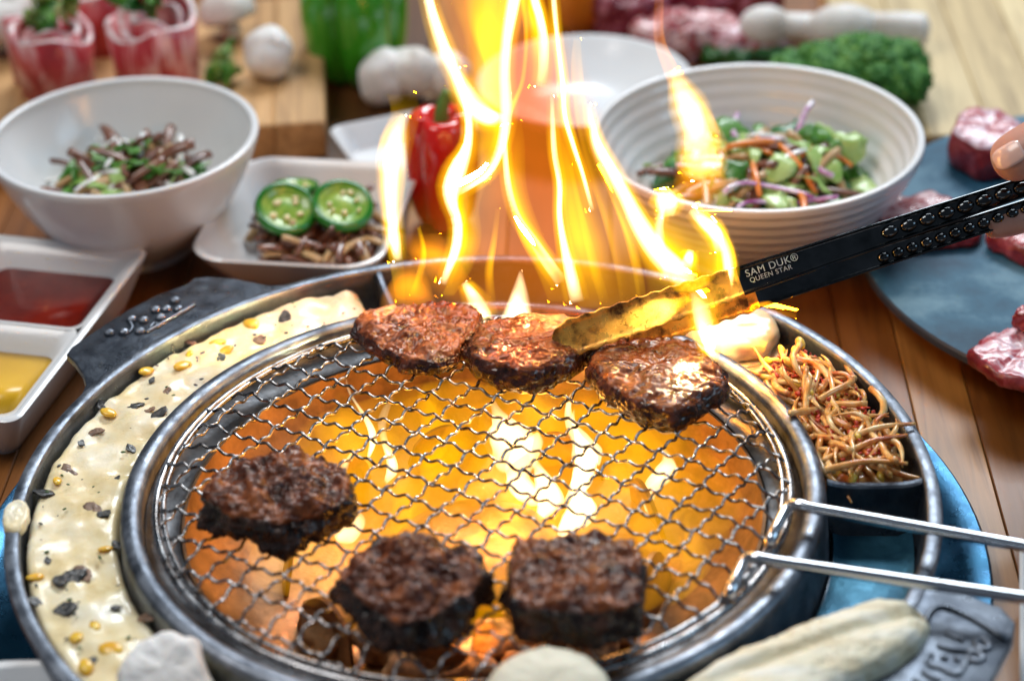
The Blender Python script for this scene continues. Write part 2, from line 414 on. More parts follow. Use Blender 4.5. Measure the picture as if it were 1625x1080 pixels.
M['orangepep'] = noise_mat('orange_pepper', [(0.3, (0.75, 0.20, 0.015)), (0.7, (0.85, 0.30, 0.03))], 14, rough=0.2, coat=0.5)
M['stem'] = mat('green_stem', (0.10, 0.22, 0.04), 0.5)
M['broc'] = noise_mat('broccoli', [(0.3, (0.012, 0.09, 0.008)), (0.5, (0.035, 0.19, 0.015)), (0.72, (0.17, 0.33, 0.03))], 150, rough=0.6, bumpd=0.002, bscale=420)
M['leaf'] = noise_mat('leaf_green', [(0.3, (0.03, 0.15, 0.015)), (0.7, (0.13, 0.34, 0.04))], 60, rough=0.35, coat=0.3, sss=0.1, sssr=(.3, 1, .2))
M['leafpale'] = noise_mat('leaf_pale_green', [(0.3, (0.22, 0.42, 0.06)), (0.7, (0.52, 0.66, 0.26))], 60, rough=0.35, coat=0.3)
M['leafdark'] = noise_mat('leaf_dark_green', [(0.3, (0.01, 0.07, 0.015)), (0.7, (0.03, 0.18, 0.03))], 60, rough=0.35, coat=0.3)
M['carrot'] = noise_mat('carrot', [(0.3, (0.72, 0.17, 0.015)), (0.7, (0.85, 0.30, 0.04))], 70, rough=0.35, coat=0.3)
M['ronion'] = noise_mat('red_onion', [(0.38, (0.34, 0.05, 0.22)), (0.5, (0.62, 0.38, 0.60)), (0.6, (0.84, 0.78, 0.84))], 50, rough=0.25, coat=0.4)
M['wonion'] = noise_mat('white_onion', [(0.3, (0.74, 0.72, 0.70)), (0.7, (0.86, 0.86, 0.84))], 50, rough=0.25, coat=0.4, sss=0.2)
M['soy'] = noise_mat('soy_mushroom', [(0.3, (0.06, 0.02, 0.015)), (0.55, (0.20, 0.075, 0.04)), (0.8, (0.42, 0.22, 0.13))], 90, rough=0.28, coat=0.4, bumpd=0.0006)
M['tan'] = noise_mat('tan_mushroom', [(0.3, (0.40, 0.22, 0.08)), (0.7, (0.64, 0.44, 0.22))], 70, rough=0.35, coat=0.3)
M['jskin'] = mat('jalapeno_skin', (0.02, 0.19, 0.015), 0.16, coat=0.5)
M['jflesh'] = noise_mat('jalapeno_flesh', [(0.3, (0.10, 0.30, 0.02)), (0.7, (0.36, 0.50, 0.08))], 120, rough=0.28, coat=0.4)
M['jseed'] = mat('jalapeno_seed', (0.80, 0.70, 0.38), 0.35, coat=0.3)
M['redsauce'] = noise_mat('red_sauce', [(0.3, (0.20, 0.008, 0.003)), (0.62, (0.34, 0.022, 0.007)), (0.75, (0.56, 0.12, 0.04))], 70, rough=0.34, coat=0.0, bumpd=0.0008, bscale=150)
bsdf(M['redsauce']).inputs['Specular IOR Level'].default_value = 0.2
M['yelsauce'] = noise_mat('yellow_sauce', [(0.3, (0.72, 0.36, 0.008)), (0.7, (0.82, 0.48, 0.02))], 20, rough=0.3, coat=0.0)
M['skin'] = noise_mat('skin', [(0.3, (0.52, 0.24, 0.17)), (0.7, (0.66, 0.35, 0.26))], 40, rough=0.42, sss=0.25, bumpd=0.0003, bscale=300)
M['nail'] = mat('nail', (0.84, 0.56, 0.48), 0.22, coat=0.5)
def flame_mat(name, col, strength, soot=0.0):
    m = bpy.data.materials.new(name); m.use_nodes = True
    nt = m.node_tree; nt.nodes.clear()
    o = nt.nodes.new('ShaderNodeOutputMaterial'); e = nt.nodes.new('ShaderNodeEmission')
    e.inputs[0].default_value = (*col, 1); e.inputs[1].default_value = strength
    if soot:
        a = nt.nodes.new('ShaderNodeVolumeAbsorption'); a.inputs[0].default_value = (0.75, 0.22, 0.05, 1); a.inputs[1].default_value = soot
        ad = nt.nodes.new('ShaderNodeAddShader'); nt.links.new(e.outputs[0], ad.inputs[0]); nt.links.new(a.outputs[0], ad.inputs[1]); nt.links.new(ad.outputs[0], o.inputs['Volume'])
    else: nt.links.new(e.outputs[0], o.inputs['Volume'])
    return m
M['f_env'] = flame_mat('flame_haze', (1.0, 0.34, 0.02), 10, 26)
M['f_orange'] = flame_mat('flame_orange', (1.0, 0.32, 0.006), 330)
M['f_yellow'] = flame_mat('flame_yellow', (1.0, 0.54, 0.003), 430)
M['f_white'] = flame_mat('flame_white', (1.0, 0.86, 0.46), 900)
M['f_bed'] = flame_mat('flame_bed', (1.0, 0.52, 0.002), 13)
M['f_glow'] = flame_mat('flame_glow', (1.0, 0.42, 0.001), 10)
M['f_bedwhite'] = flame_mat('flame_bed_white', (1.0, 0.86, 0.46), 210)

# =================================================================== SETTING
table = bpy.data.objects.new('table_top', None); C.objects.link(table); table.location = (0, 0, ZT * CM); WL[table] = Vector((0, 0, ZT))
tag(table, 'brown wooden strip table top under the whole meal', None, None, 'structure')
PW = 3.1
pv, pf = rbox(-PW / 2 + 0.03, PW / 2 - 0.03, -75, 85, -2.5, 0, 0.05)
plank = proto('plank', pv, pf, [M['table']], sharp=30)
ang = -0.045
for i in range(-22, 26):
    inst('plank', plank, (i * PW * math.cos(ang) + 3 , 20 + i * PW * math.sin(ang), ZT), table, (0, 0, ang))

# =================================================================== GRILL BODY
def polar(r, deg, z): a = math.radians(deg); return Vector((r * math.cos(a), r * math.sin(a), z))
grill = empty('tabletop_grill', (0, 0, ZT), 'round steel table grill burning under the wire grate', 'grill')
mk('base_pan', *lathe([(0, -5.45), (20.5, -5.45), (21.6, -5.1), (22.6, -4.5), (23.2, -4.2), (23.75, -4.15), (23.9, -4.3), (23.7, -4.5), (23.1, -4.62), (22.3, -5.0), (21.4, -5.47), (20.4, -5.49), (0, -5.49)], 128), M['blue'], grill, sharp=50)
mk('rim_ring', *lathe([(15.15, -1.0), (15.2, -0.25), (15.4, -0.04), (15.7, 0.0), (16.0, -0.06), (16.15, -0.25), (16.2, -0.6), (16.45, -3.3), (16.0, -3.3), (15.7, -1.2)], 128, closed=True), M['lip'], grill, sharp=50)
mk('inner_flange', *lathe([(15.12, -0.9), (14.7, -1.25), (13.75, -1.5), (13.6, -1.45), (13.52, -1.55), (13.7, -1.7), (14.7, -1.5), (15.12, -1.2)], 128, closed=True), M['liner'], grill, sharp=40)
mk('fire_bowl', *lathe([(13.5, -1.45), (13.35, -1.4), (13.1, -2.2), (12.2, -3.6), (10.4, -4.9), (8.0, -5.2), (0, -5.2), (0, -5.35), (8.2, -5.35), (10.7, -5.05), (12.5, -3.7), (13.45, -2.2)], 128), M['burn'], grill, sharp=40)
# curved heat shields and burner head inside the bowl
for k in range(9):
    a0 = 2 * PI * (k + 0.15) / 9; a1 = 2 * PI * (k + 0.80) / 9
    n = 14; V, F = [], []
    for j in range(n + 1):
        u = j / n; a = a0 + (a1 - a0) * u
        h = 2.2 * math.sqrt(max(0, 1 - (2 * u - 1) ** 2)) + 0.25
        for rr in (9.0, 9.22):
            for zz in (-5.15, -5.15 + h): V.append(((rr - 0.6 * (zz + 5.15) / 2.4) * math.cos(a), (rr - 0.6 * (zz + 5.15) / 2.4) * math.sin(a), zz))
    for j in range(n):
        b, c = j * 4, j * 4 + 4
        F += [(b, c, c + 1, b + 1), (b + 2, b + 3, c + 3, c + 2), (b + 1, c + 1, c + 3, b + 3), (b, b + 2, c + 2, c)]
    F += [(0, 1, 3, 2), (n * 4, n * 4 + 2, n * 4 + 3, n * 4 + 1)]
    mk('heat_shield', V, F, M['burn'], grill, sharp=40)
mk('burner_head', *lathe([(0, -3.2), (1.8, -3.3), (3.2, -3.6), (4.0, -4.1), (4.1, -4.5), (3.7, -4.7), (3.6, -5.2), (0, -5.2)], 64), M['burn'], grill, sharp=40)

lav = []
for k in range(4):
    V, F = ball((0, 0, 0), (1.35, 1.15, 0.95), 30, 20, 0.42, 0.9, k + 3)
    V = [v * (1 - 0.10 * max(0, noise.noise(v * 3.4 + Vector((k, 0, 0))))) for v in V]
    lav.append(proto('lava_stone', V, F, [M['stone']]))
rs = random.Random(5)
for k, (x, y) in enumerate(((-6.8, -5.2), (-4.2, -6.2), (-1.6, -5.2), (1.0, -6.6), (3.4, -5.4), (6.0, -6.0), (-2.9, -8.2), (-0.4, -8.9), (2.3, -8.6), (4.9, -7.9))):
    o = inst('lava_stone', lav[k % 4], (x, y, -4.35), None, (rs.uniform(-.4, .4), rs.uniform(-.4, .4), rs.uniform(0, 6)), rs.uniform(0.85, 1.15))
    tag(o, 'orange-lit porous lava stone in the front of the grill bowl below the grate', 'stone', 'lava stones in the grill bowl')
# =================================================================== RING TRAY
TZ = -0.38
tray = empty('ring_tray', (0, 0, -4.0), 'cast grey side-dish ring tray around the grill with two handle lugs', 'tray')
mk('tray_channel', *lathe([(16.5, -3.15), (16.55, -3.3), (18.5, -3.4), (20.0, -3.3), (20.35, -2.9), (20.62, -1.2), (20.7, TZ - 0.1), (20.78, TZ), (21.15, TZ), (21.26, TZ - 0.12), (21.2, -0.9), (20.9, -2.9), (20.5, -3.7), (18.5, -3.8), (16.5, -3.7)], 144, closed=True), M['tray'], tray, sharp=40)
mk('outer_lip', *lathe([(20.64, TZ - 0.15), (20.66, TZ + 0.02), (20.75, TZ + 0.09), (21.1, TZ + 0.1), (21.3, TZ + 0.03), (21.36, TZ - 0.15), (21.2, TZ - 0.1), (20.75, TZ - 0.1)], 144, closed=True), M['lip'], tray, sharp=50)
def divider(deg):
    a = math.radians(deg); V, F = [], []
    t = 0.22; n = 10
    for i in range(n + 1):
        r = 16.3 + (20.62 - 16.3) * i / n
        top = -0.62 + 0.25 * ((2 * i / n - 1) ** 4)
        for (w_, z) in ((-t * 2.2, -3.35), (-t, -2.4), (-t, top - 0.1), (-t * 0.5, top), (t * 0.5, top), (t, top - 0.1), (t, -2.4), (t * 2.2, -3.35)):
            V.append((r * math.cos(a) - w_ * math.sin(a), r * math.sin(a) + w_ * math.cos(a), z))
    for i in range(n):
        for k in range(8): F.append((i * 8 + k, i * 8 + (k + 1) % 8, i * 8 + 8 + (k + 1) % 8, i * 8 + 8 + k))
    F += [tuple(range(8)), tuple(n * 8 + k for k in reversed(range(8)))]
    mk('divider', V, F, M['tray'], tray, sharp=40)
for d in (-2.5, 58, 104, 243, 292): divider(d)
mk('compartment_floor', *lathe([(16.62, -3.05), (17.0, -3.22), (19.6, -3.22), (20.25, -2.9), (20.25, -3.25), (17.0, -3.29), (16.62, -3.25)], 40, closed=True, a0=math.radians(-66), a1=math.radians(-4)), M['floor'], tray, sharp=40)
def lug(outline, marks=None):
    """flat handle plate: outline is xy polygon (outer side first), 0.45 thick with a rolled-down edge"""
    n = len(outline); V, F = [], []
    cx = sum(p[0] for p in outline) / n; cy = sum(p[1] for p in outline) / n
    lay = [(0.97, TZ - 0.02), (0.99, TZ - 0.05), (1.0, TZ - 0.12), (1.0, TZ - 0.42), (0.97, TZ - 0.48)]
    for (s, z) in lay:
        for (x, y) in outline: V.append((cx + (x - cx) * s, cy + (y - cy) * s, z))
    for k in range(len(lay) - 1):
        for j in range(n): F.append((k * n + j, k * n + (j + 1) % n, (k + 1) * n + (j + 1) % n, (k + 1) * n + j))
    F += [tuple(reversed(range(n))), tuple((len(lay) - 1) * n + j for j in range(n))]
    return mk('handle_lug', V, F, M['tray'], tray, sharp=30)
def arc(r, d0, d1, n=10): return [(r * math.cos(math.radians(d0 + (d1 - d0) * i / n)), r * math.sin(math.radians(d0 + (d1 - d0) * i / n))) for i in range(n + 1)]
def pz2(px, py): p = PZ(px, py, TZ); return (p.x, p.y)
lugA = lug([pz2(478, 448), pz2(430, 452), pz2(375, 441), pz2(330, 437), pz2(309, 440), pz2(296, 450), pz2(250, 466), pz2(200, 492), pz2(150, 524), pz2(112, 550), pz2(105, 560), pz2(118, 572), pz2(130, 590), pz2(135, 610), pz2(122, 640)] + arc(21.1, 152, 114, 10))
lugB = lug([pz2(1470, 905), pz2(1500, 928), pz2(1545, 945), pz2(1590, 962), pz2(1612, 985), pz2(1608, 1015), pz2(1570, 1085), pz2(1520, 1150), pz2(1460, 1190), pz2(1390, 1195)] + arc(21.1, -58, -24, 8))
# raised marks on the lugs
def stroke(pts, r, parent, m='tray'):
    P = [Vector((*pz2(*p), TZ + 0.02)) for p in pts]
    P = [Vector(q) for q in crom([tuple(p) for p in P], 12)]
    mk('raised_mark', *tube(P, r, 6, flat=0.8), M[m], parent)
bead = proto('bead', *ball((0, 0, 0), (0.3, 0.3, 0.2), 12, 8), [M['lip']])
for (zx, zy) in ((420, 475), (505, 470), (600, 465), (550, 395), (620, 400), (690, 340), (755, 335), (805, 285), (825, 335), (720, 385)):
    p = pz2(60 + zx / 3.693, 400 + zy / 3.693); inst('raised_mark', bead, (p[0], p[1], TZ + 0.02), lugA)
stroke([(231, 528), (270, 506), (309, 484)], 0.13, lugA, 'lip')
stroke([(238, 520), (246, 512), (252, 520)], 0.1, lugA, 'lip'); stroke([(206, 510), (210, 520), (204, 528)], 0.1, lugA, 'lip')
def zz(x, y): return (1420 + x / 7.2, 930 + y / 7.2)
stroke([zz(350, 460), zz(370, 360), zz(440, 260), zz(560, 230), zz(760, 300), zz(1000, 430), zz(1280, 610)], 0.16, lugB)
stroke([zz(590, 520), zz(690, 580), zz(790, 610)], 0.14, lugB); stroke([zz(490, 670), zz(640, 720), zz(830, 740)], 0.15, lugB)
stroke([zz(420, 780), zz(370, 880), zz(540, 940), zz(720, 1010), zz(800, 900), zz(840, 780)], 0.13, lugB)
stroke([zz(560, 800), zz(575, 830)], 0.17, lugB); stroke([zz(700, 810), zz(715, 850)], 0.13, lugB)
stroke([zz(320, 970), zz(400, 1030), zz(520, 1080)], 0.15, lugB); stroke([zz(220, 1060), zz(300, 1120), zz(420, 1160)], 0.14, lugB)
stroke([zz(910, 640), zz(980, 590), zz(1060, 640), zz(1080, 700), zz(990, 720), zz(920, 660)], 0.14, lugB, 'lip')
stroke([zz(860, 780), zz(880, 730), zz(960, 760), zz(1010, 820), zz(930, 860), zz(850, 820)], 0.14, lugB, 'lip')

# =================================================================== WIRE GRATE
grate = empty('wire_grate', (0, 0, -0.3), 'woven round wire grate with a long two-rod handle over the fire', 'grate')
GR = 14.55
def gz(x, y):
    r = math.hypot(x, y)
    t = max(0.0, min(1.0, (r - 12.4) / (GR - 12.4)))
    return 0.45 - 0.75 * t * t
ringp = [(GR * math.cos(2 * PI * i / 96), GR * math.sin(2 * PI * i / 96), -0.28) for i in range(96)]
mk('rim_wire', *tube(ringp, 0.2, 8, closed=True), M['wire'], grate)
mk('rim_wire', *tube([(x * 0.975, y * 0.975, z + 0.16) for x, y, z in ringp], 0.12, 8, closed=True), M['wire'], grate)
SP = 1.5
NODE = PZ(680.9, 624.8, 0.45)
thA, thB = math.radians(-34.5), math.radians(55.0)
dA, dB = Vector((math.cos(thA), math.sin(thA), 0)), Vector((math.cos(thB), math.sin(thB), 0))
for fam, (d, e) in enumerate(((dA, dB), (dB, dA))):
    nrm = Vector((-d.y, d.x, 0)); o0 = NODE.dot(nrm); k0 = NODE.dot(d)
    for i in range(-20, 21):
        o = o0 + i * SP
        if abs(o) > GR - 0.35: continue
        L = math.sqrt(GR * GR - o * o) + 0.12
        N = max(8, int(2 * L / SP * 14)); P = []
        for k in range(N + 1):
            s = -L + 2 * L * k / N
            q = (s - k0) / SP
            z = (1 if (i + fam) % 2 == 0 else -1) * math.cos(PI * q) * 0.075 + 0.075 * math.sin(2 * PI * q * 1.5 + i)
            lat = 0.045 * math.sin(2 * PI * q * 1.5 + 1.3 + i) + 0.05 * noise.noise(Vector((i * 3.1, q * 0.6, fam)))
            p = d * s + nrm * (o + lat)
            P.append((p.x, p.y, gz(p.x, p.y) + z))
        mk('wire', *tube(P, 0.08, 6), M['wire'], grate)
def rod(a, b, tail, hook):
    pts = [hook, hook + Vector((0.1, 0.15, 0.5)), a + Vector((-0.15, 0.1, -0.25)), a + Vector((0.25, -0.02, 0.0)), a + (b - a) * 0.08, a + (b - a) * 0.3, a + (b - a) * 0.6, b, tail]
    return crom([tuple(p) for p in pts], 60)
ra, rb = PZ(1256, 800, 0.9), PZ(1660, 872, 0.9)
rc, rd = PZ(1188, 884, 0.9), PZ(1660, 953, 0.9)
mk('handle_rod', *tube(rod(ra, rb, rb + (rb - ra) * 0.9, PZ(1222, 868, -0.1)), 0.27, 10), M['rod'], grate)
mk('handle_rod', *tube(rod(rc, rd, rd + (rd - rc) * 0.75, PZ(1158, 952, -0.1)), 0.27, 10), M['rod'], grate)
e1, e2 = rb + (rb - ra) * 0.9, rd + (rd - rc) * 0.75
mk('handle_end', *tube(crom([tuple(e1), tuple(e1 + Vector((1.6, -1.0, 0))), tuple(e2 + Vector((1.6, 0.4, 0))), tuple(e2)], 20), 0.27, 10), M['rod'], grate)

# =================================================================== GRILLED MEAT
def foot(px, z): return [(PZ(x, y, z).x, PZ(x, y, z).y) for x, y in px][::-1]
CHUNKP = [(0.0, 0.0), (0.35, 0.0), (0.65, 0.0), (0.85, 0.0), (0.94, 0.02), (0.98, 0.07), (1.0, 0.16), (1.005, 0.3), (1.005, 0.45), (1.0, 0.6), (0.99, 0.74), (0.975, 0.86),
         (0.95, 0.935), (0.915, 0.97), (0.86, 0.99), (0.78, 1.0), (0.69, 1.01), (0.59, 1.02), (0.49, 1.02), (0.39, 1.03), (0.3, 1.03), (0.2, 1.03), (0.1, 1.03), (0.0, 1.03)]
def dens3(P): return [q for a, b in zip(P, P[1:]) for q in (a, ((a[0] * 2 + b[0]) / 3, (a[1] * 2 + b[1]) / 3), ((a[0] + b[0] * 2) / 3, (a[1] + b[1] * 2) / 3))] + [P[-1]]
def meat(name, px, z, thick, label, m, **kw):
    """a piece of grilled beef: browned upper face, dark seared sides"""
    big = m == 'char'
    kw['prof'] = dens3(CHUNKP if big else SLABP); kw['nth'] = 170; kw['fib'] = True
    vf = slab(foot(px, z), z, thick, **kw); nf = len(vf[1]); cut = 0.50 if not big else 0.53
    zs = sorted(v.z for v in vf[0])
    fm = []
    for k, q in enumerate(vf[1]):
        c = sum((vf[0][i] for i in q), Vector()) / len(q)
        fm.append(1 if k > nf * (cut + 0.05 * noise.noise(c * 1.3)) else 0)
    return tag(mk(name, vf[0], vf[1], None, mats=[M[m + 'side'], M[m]], fmat=fm), label, 'meat', 'beef pieces on the grate')
meat('beef_slice', [(553, 540), (580, 512), (640, 500), (720, 497), (770, 512), (768, 535), (745, 560), (725, 585), (690, 598), (645, 595), (600, 572)], 0.5, 0.85,
     'thin seared beef slice at the back left of the grate', 'seared', dome=0.15, amp=0.25, sc_=0.8, seed=1, nth=120, fine=0.09, fs=2.6, sm=2)
meat('beef_slice', [(737, 582), (760, 552), (830, 530), (900, 535), (935, 560), (928, 590), (900, 612), (850, 628), (790, 620), (748, 605)], 0.5, 1.55,
     'thick glazed beef slice gripped by the tong tips', 'seared', dome=0.1, amp=0.2, sc_=0.7, seed=2, nth=120, fine=0.06, fs=2.4, sm=3)
meat('beef_slice', [(928, 605), (945, 575), (1020, 562), (1100, 572), (1150, 610), (1155, 640), (1110, 672), (1070, 692), (1010, 672), (955, 640)], 0.5, 1.35,
     'largest glazed beef slice beside the right rim with a dark seared edge', 'seared', dome=0.12, amp=0.2, sc_=0.7, seed=3, nth=120, fine=0.06, fs=2.4, sm=3)
meat('beef_scrap', [(930, 578), (945, 556), (985, 552), (1000, 570), (985, 592), (945, 596)], 0.55, 1.3,
     'small dark beef scrap under the tong tips', 'char', dome=0.1, amp=0.2, sc_=1.2, seed=4, nth=60, fine=0.1, fs=3)
meat('charred_beef_chunk', [(318, 838), (345, 800), (400, 765), (470, 755), (545, 775), (568, 810), (545, 850), (500, 868), (440, 880), (370, 868)], 0.5, 1.6,
     'leftmost charred beef chunk on the grate', 'char', dome=0.55, amp=0.45, sc_=0.62, seed=5, nth=140, fine=0.13, fs=2.0, sm=2)
meat('charred_beef_chunk', [(528, 960), (560, 920), (620, 900), (700, 898), (760, 925), (780, 960), (740, 1000), (690, 1035), (640, 1048), (580, 1015)], 0.5, 1.8,
     'middle charred beef chunk on the front of the grate', 'char', dome=0.55, amp=0.5, sc_=0.62, seed=6, nth=140, fine=0.13, fs=2.0, sm=2)
meat('charred_beef_chunk', [(808, 960), (812, 905), (870, 900), (950, 900), (1010, 905), (1026, 960), (1020, 1015), (960, 1030), (880, 1028), (818, 1018)], 0.5, 1.9,
     'square charred beef chunk at the front right of the grate', 'char', dome=0.3, amp=0.34, sc_=0.62, seed=8, nth=140, fine=0.13, fs=2.0, sm=1)

# =================================================================== RING TRAY FOOD
def sector(a0, a1, r0, r1, ztop, zlow, amp, ns, seed, nA=170, nR=22):
    V, F = [], []
    off = Vector((seed * 3.3, seed, 0))
    for i in range(nA + 1):
        a = math.radians(a0 + (a1 - a0) * i / nA)
        for j in range(nR + 1):
            v = j / nR; r = r0 + (r1 - r0) * v
            p = Vector((r * math.cos(a), r * math.sin(a), 0))
            z = ztop + amp * noise.fractal(p * ns + off, 1.3, 2.0, 3) + amp * 0.5 * noise.noise(p * ns * 0.35 + off)
            e = min(v, 1 - v) * nR / 2.0; ea = min(i, nA - i) / 4.0
            k = min(1, e, ea) if e < 1 or ea < 1 else 1
            z = zlow + (z - zlow) * math.sqrt(max(0, 1 - (1 - k) ** 2)) if k < 1 else z
            V.append((p.x, p.y, z))
    for i in range(nA):
        for j in range(nR): F.append((i * (nR + 1) + j, (i + 1) * (nR + 1) + j, (i + 1) * (nR + 1) + j + 1, i * (nR + 1) + j + 1))
    return V, F
cheese = empty('corn_cheese', tuple(polar(18.5, 170, -3.2)), 'melted corn cheese with dark mushroom bits filling the left of the ring tray', 'food')
mk('melted_cheese', *sector(107, 241, 16.25, 20.6, -0.95, -2.2, 0.3, 0.65, 1), M['cheese'], cheese, fixn=False)
mk('cheese_drip', *slab(foot([(14, 800), (40, 795), (48, 820), (30, 850), (8, 845), (2, 822)], TZ), TZ - 0.25, 0.5, amp=0.1, seed=4, nth=40), M['cheese'], cheese)
kv, kf = ball((0, 0, 0), (0.42, 0.32, 0.26), 14, 9, 0.25, 2.0, 2)
kern = proto('corn_kernel', kv, kf, [M['corn']])
for (x, y, s) in ((290, 578, 1.1), (398, 512, 1.1), (345, 541, 0.9), (358, 554, 0.9), (232, 586, 0.9), (172, 652, 0.9), (175, 1027, 1.15), (120, 1008, 0.9), (135, 1055, 0.9), (167, 868, 0.7), (55, 913, 0.8), (300, 560, 0.6), (150, 990, 0.7), (90, 760, 0.6)):
    p = PZ(x, y, -0.8); inst('corn_kernel', kern, (p.x, p.y, -0.88), cheese, (random.uniform(-.3, .3), random.uniform(-.3, .3), random.uniform(0, 6)), (s * 1.1, s * 1.1, s * 0.7))
bits = []
for k in range(5):
    bv, bf = slab([(math.cos(a) * random.uniform(0.3, 0.75), math.sin(a) * random.uniform(0.22, 0.5)) for a in [i * PI / 4 for i in range(8)]], -0.12, 0.3, amp=0.14, sc_=2.0, seed=20 + k, nth=20, sm=1)
    bits.append(proto('mushroom_bit', bv, bf, [M['blackbit'] if k < 3 else M['brownbit']]))
for (x, y, s, k) in ((213, 640, 0.9, 0), (250, 655, 1.0, 1), (235, 648, 0.6, 3), (162, 640, 0.8, 2), (110, 915, 1.2, 0), (133, 905, 1.0, 3), (95, 917, 0.9, 1), (68, 778, 0.9, 1), (150, 805, 1.0, 3), (163, 812, 0.9, 2), (103, 962, 0.9, 1), (182, 960, 0.6, 2), (106, 745, 0.9, 3), (207, 707, 0.6, 0), (152, 680, 0.7, 3), (320, 563, 0.8, 0), (350, 565, 0.6, 1), (262, 620, 0.7, 3), (410, 535, 0.8, 4), (452, 500, 0.8, 1), (300, 540, 0.6, 3), (55, 950, 0.6, 1), (128, 700, 0.5, 2), (60, 860, 0.5, 1), (75, 886, 0.4, 0), (148, 1042, 0.5, 2), (188, 862, 0.7, 0), (215, 905, 0.8, 0), (500, 482, 0.7, 2), (230, 975, 0.9, 4), (240, 600, 0.4, 0), (185, 755, 0.4, 2)):
    p = PZ(x, y, -0.8); inst('mushroom_bit', bits[k], (p.x, p.y, -0.93), cheese, (random.uniform(-.3, .3), random.uniform(-.3, .3), random.uniform(0, 6)), (s, s, s * 0.45))
sv, sf = ball((0, 0, 0), (0.14, 0.09, 0.06), 8, 5, 0.3, 4, 1); herb = proto('herb_fleck', sv, sf, [M['blackbit']]); herbg = proto('herb_fleck', sv, sf, [M['herb']])
for i in range(64):
    a = random.uniform(110, 236); p = polar(random.uniform(16.7, 20.2), a, -0.82)
    inst('herb_fleck', herb if i % 3 else herbg, p, cheese, (0, 0, random.uniform(0, 6)), random.uniform(0.35, 0.9))

# bean sprouts heaped in the right compartment
heap = empty('bean_sprout_heap', tuple(polar(18.5, 18, -3.2)), 'heap of chilli-dressed bean sprouts in the right of the ring tray', 'food')
mk('sprout_bed', *sector(0, 34, 16.6, 20.3, -1.2, -2.6, 0.4, 1.1, 3, 50, 16), M['sprout'], heap, fixn=False)
protos = []
for k in range(14):
    L = random.uniform(3.0, 5.2); bend = random.uniform(-1.0, 1.0); n = 12; P = []
    for i in range(n + 1):
        u = i / n
        P.append((L * (u - 0.5), bend * math.sin(u * PI) * random.uniform(0.85, 1.0) + 0.25 * math.sin(u * 5 + k), 0.3 * math.sin(u * 4 + k * 2)))
    tv, tf = tube(P, lambda u: (0.165 + 0.02 * (k % 3)) * (0.25 + 0.75 * min(1, u * 2.5)) if u < 0.9 else 0.18, 7)
    hv, hf = ball(P[-1], (0.42, 0.25, 0.23), 10, 7, 0.15, 2.0, k)
    V, F = join((tv, tf), (hv, hf)) if k % 3 == 0 else (tv, tf)
    protos.append(proto('sprout', V, F, [M['sprout'], M['bean']], [0] * len(tf) + ([1] * len(hf) if k % 3 == 0 else [])))
for i in range(240):
    a = random.uniform(2.5, 32); r = 18.45 + random.uniform(-1.55, 1.45)
    lev = random.random(); p = polar(r, a, -2.0 + 2.1 * lev - 0.3 * abs(r - 18.4))
    tang = math.radians(a + 90) + random.uniform(-0.8, 0.8)
    inst('sprout', random.choice(protos), p, heap, (random.uniform(-.35, .35), random.uniform(-.3, .3), tang + random.choice((0, PI))), random.uniform(0.72, 1.0))
for (x, y, x2, y2) in ((1335, 700, 1452, 672), (1330, 725, 1440, 690), (1310, 745, 1440, 735)):
    A, B = PZ(x, y, -0.3), PZ(x2, y2, -0.05); Mi = (A + B) / 2 + Vector((0, 0, 0.3))
    mk('sprout', *tube(crom([tuple(A), tuple(Mi), tuple(B)], 14), lambda u: 0.2 * (1 - 0.6 * u), 7), M['sprout'], heap)
cv, cf = slab([(0.16, 0), (0.05, 0.14), (-0.15, 0.05), (-0.08, -0.12)], -0.03, 0.07, amp=0.02, nth=8, sm=0, prof=[(0, 0), (0.9, 0), (1, 0.5), (0.9, 1), (0, 1)])
flake = proto('chilli_flake', cv, cf, [M['chilli']])
for i in range(150):
    a = random.uniform(2, 32); r = random.uniform(16.9, 19.9)
    inst('chilli_flake', flake, polar(r, a, 0.0 - 0.25 * abs(r - 18.4) + random.uniform(-0.2, 0.1)), heap, (random.uniform(-1, 1), random.uniform(-1, 1), random.uniform(0, 6)), random.uniform(0.7, 1.5))
# onion slices behind the sprouts
def onion(px, z, th, label, k):
    o = empty('onion_slice', tuple(PZ(*px, z)), label, 'onion', 'onion slices in the ring tray')
    c = PZ(*px, z); rot = Matrix.Rotation(0.5 * k, 4, 'Z') @ Matrix.Rotation(0.25, 4, 'X')
    for j, r in enumerate((2.3, 1.75, 1.2, 0.6)):
        prof = [(r - 0.5, 0.0), (r, 0.0), (r + 0.06, th * 0.5), (r, th), (r - 0.1, th + 0.03), (r - 0.5, th - 0.02), (r - 0.52, th * 0.5)]
        V, F = lathe(prof, 40, closed=True)
        V = [c + rot @ Vector((v[0] * 1.05, v[1] * 0.85, v[2] + 0.02 * j)) for v in V]
        mk('onion_ring', V, F, M['onion'], o)
tag(mk('onion_slice', *slab(foot([(1085, 545), (1110, 515), (1165, 500), (1220, 508), (1238, 535), (1215, 562), (1160, 572), (1105, 566)], -1.0), -1.3, 1.0, dome=0.12, amp=0.1, sc_=0.7, seed=77, tilt=(0, 0.06)), M['onion']), 'pale onion slice lying on top behind the bean sprouts', 'onion', 'onion slices in the ring tray')
onion((1170, 570), -2.0, 0.9, 'golden onion slice below the top onion slice', 2)
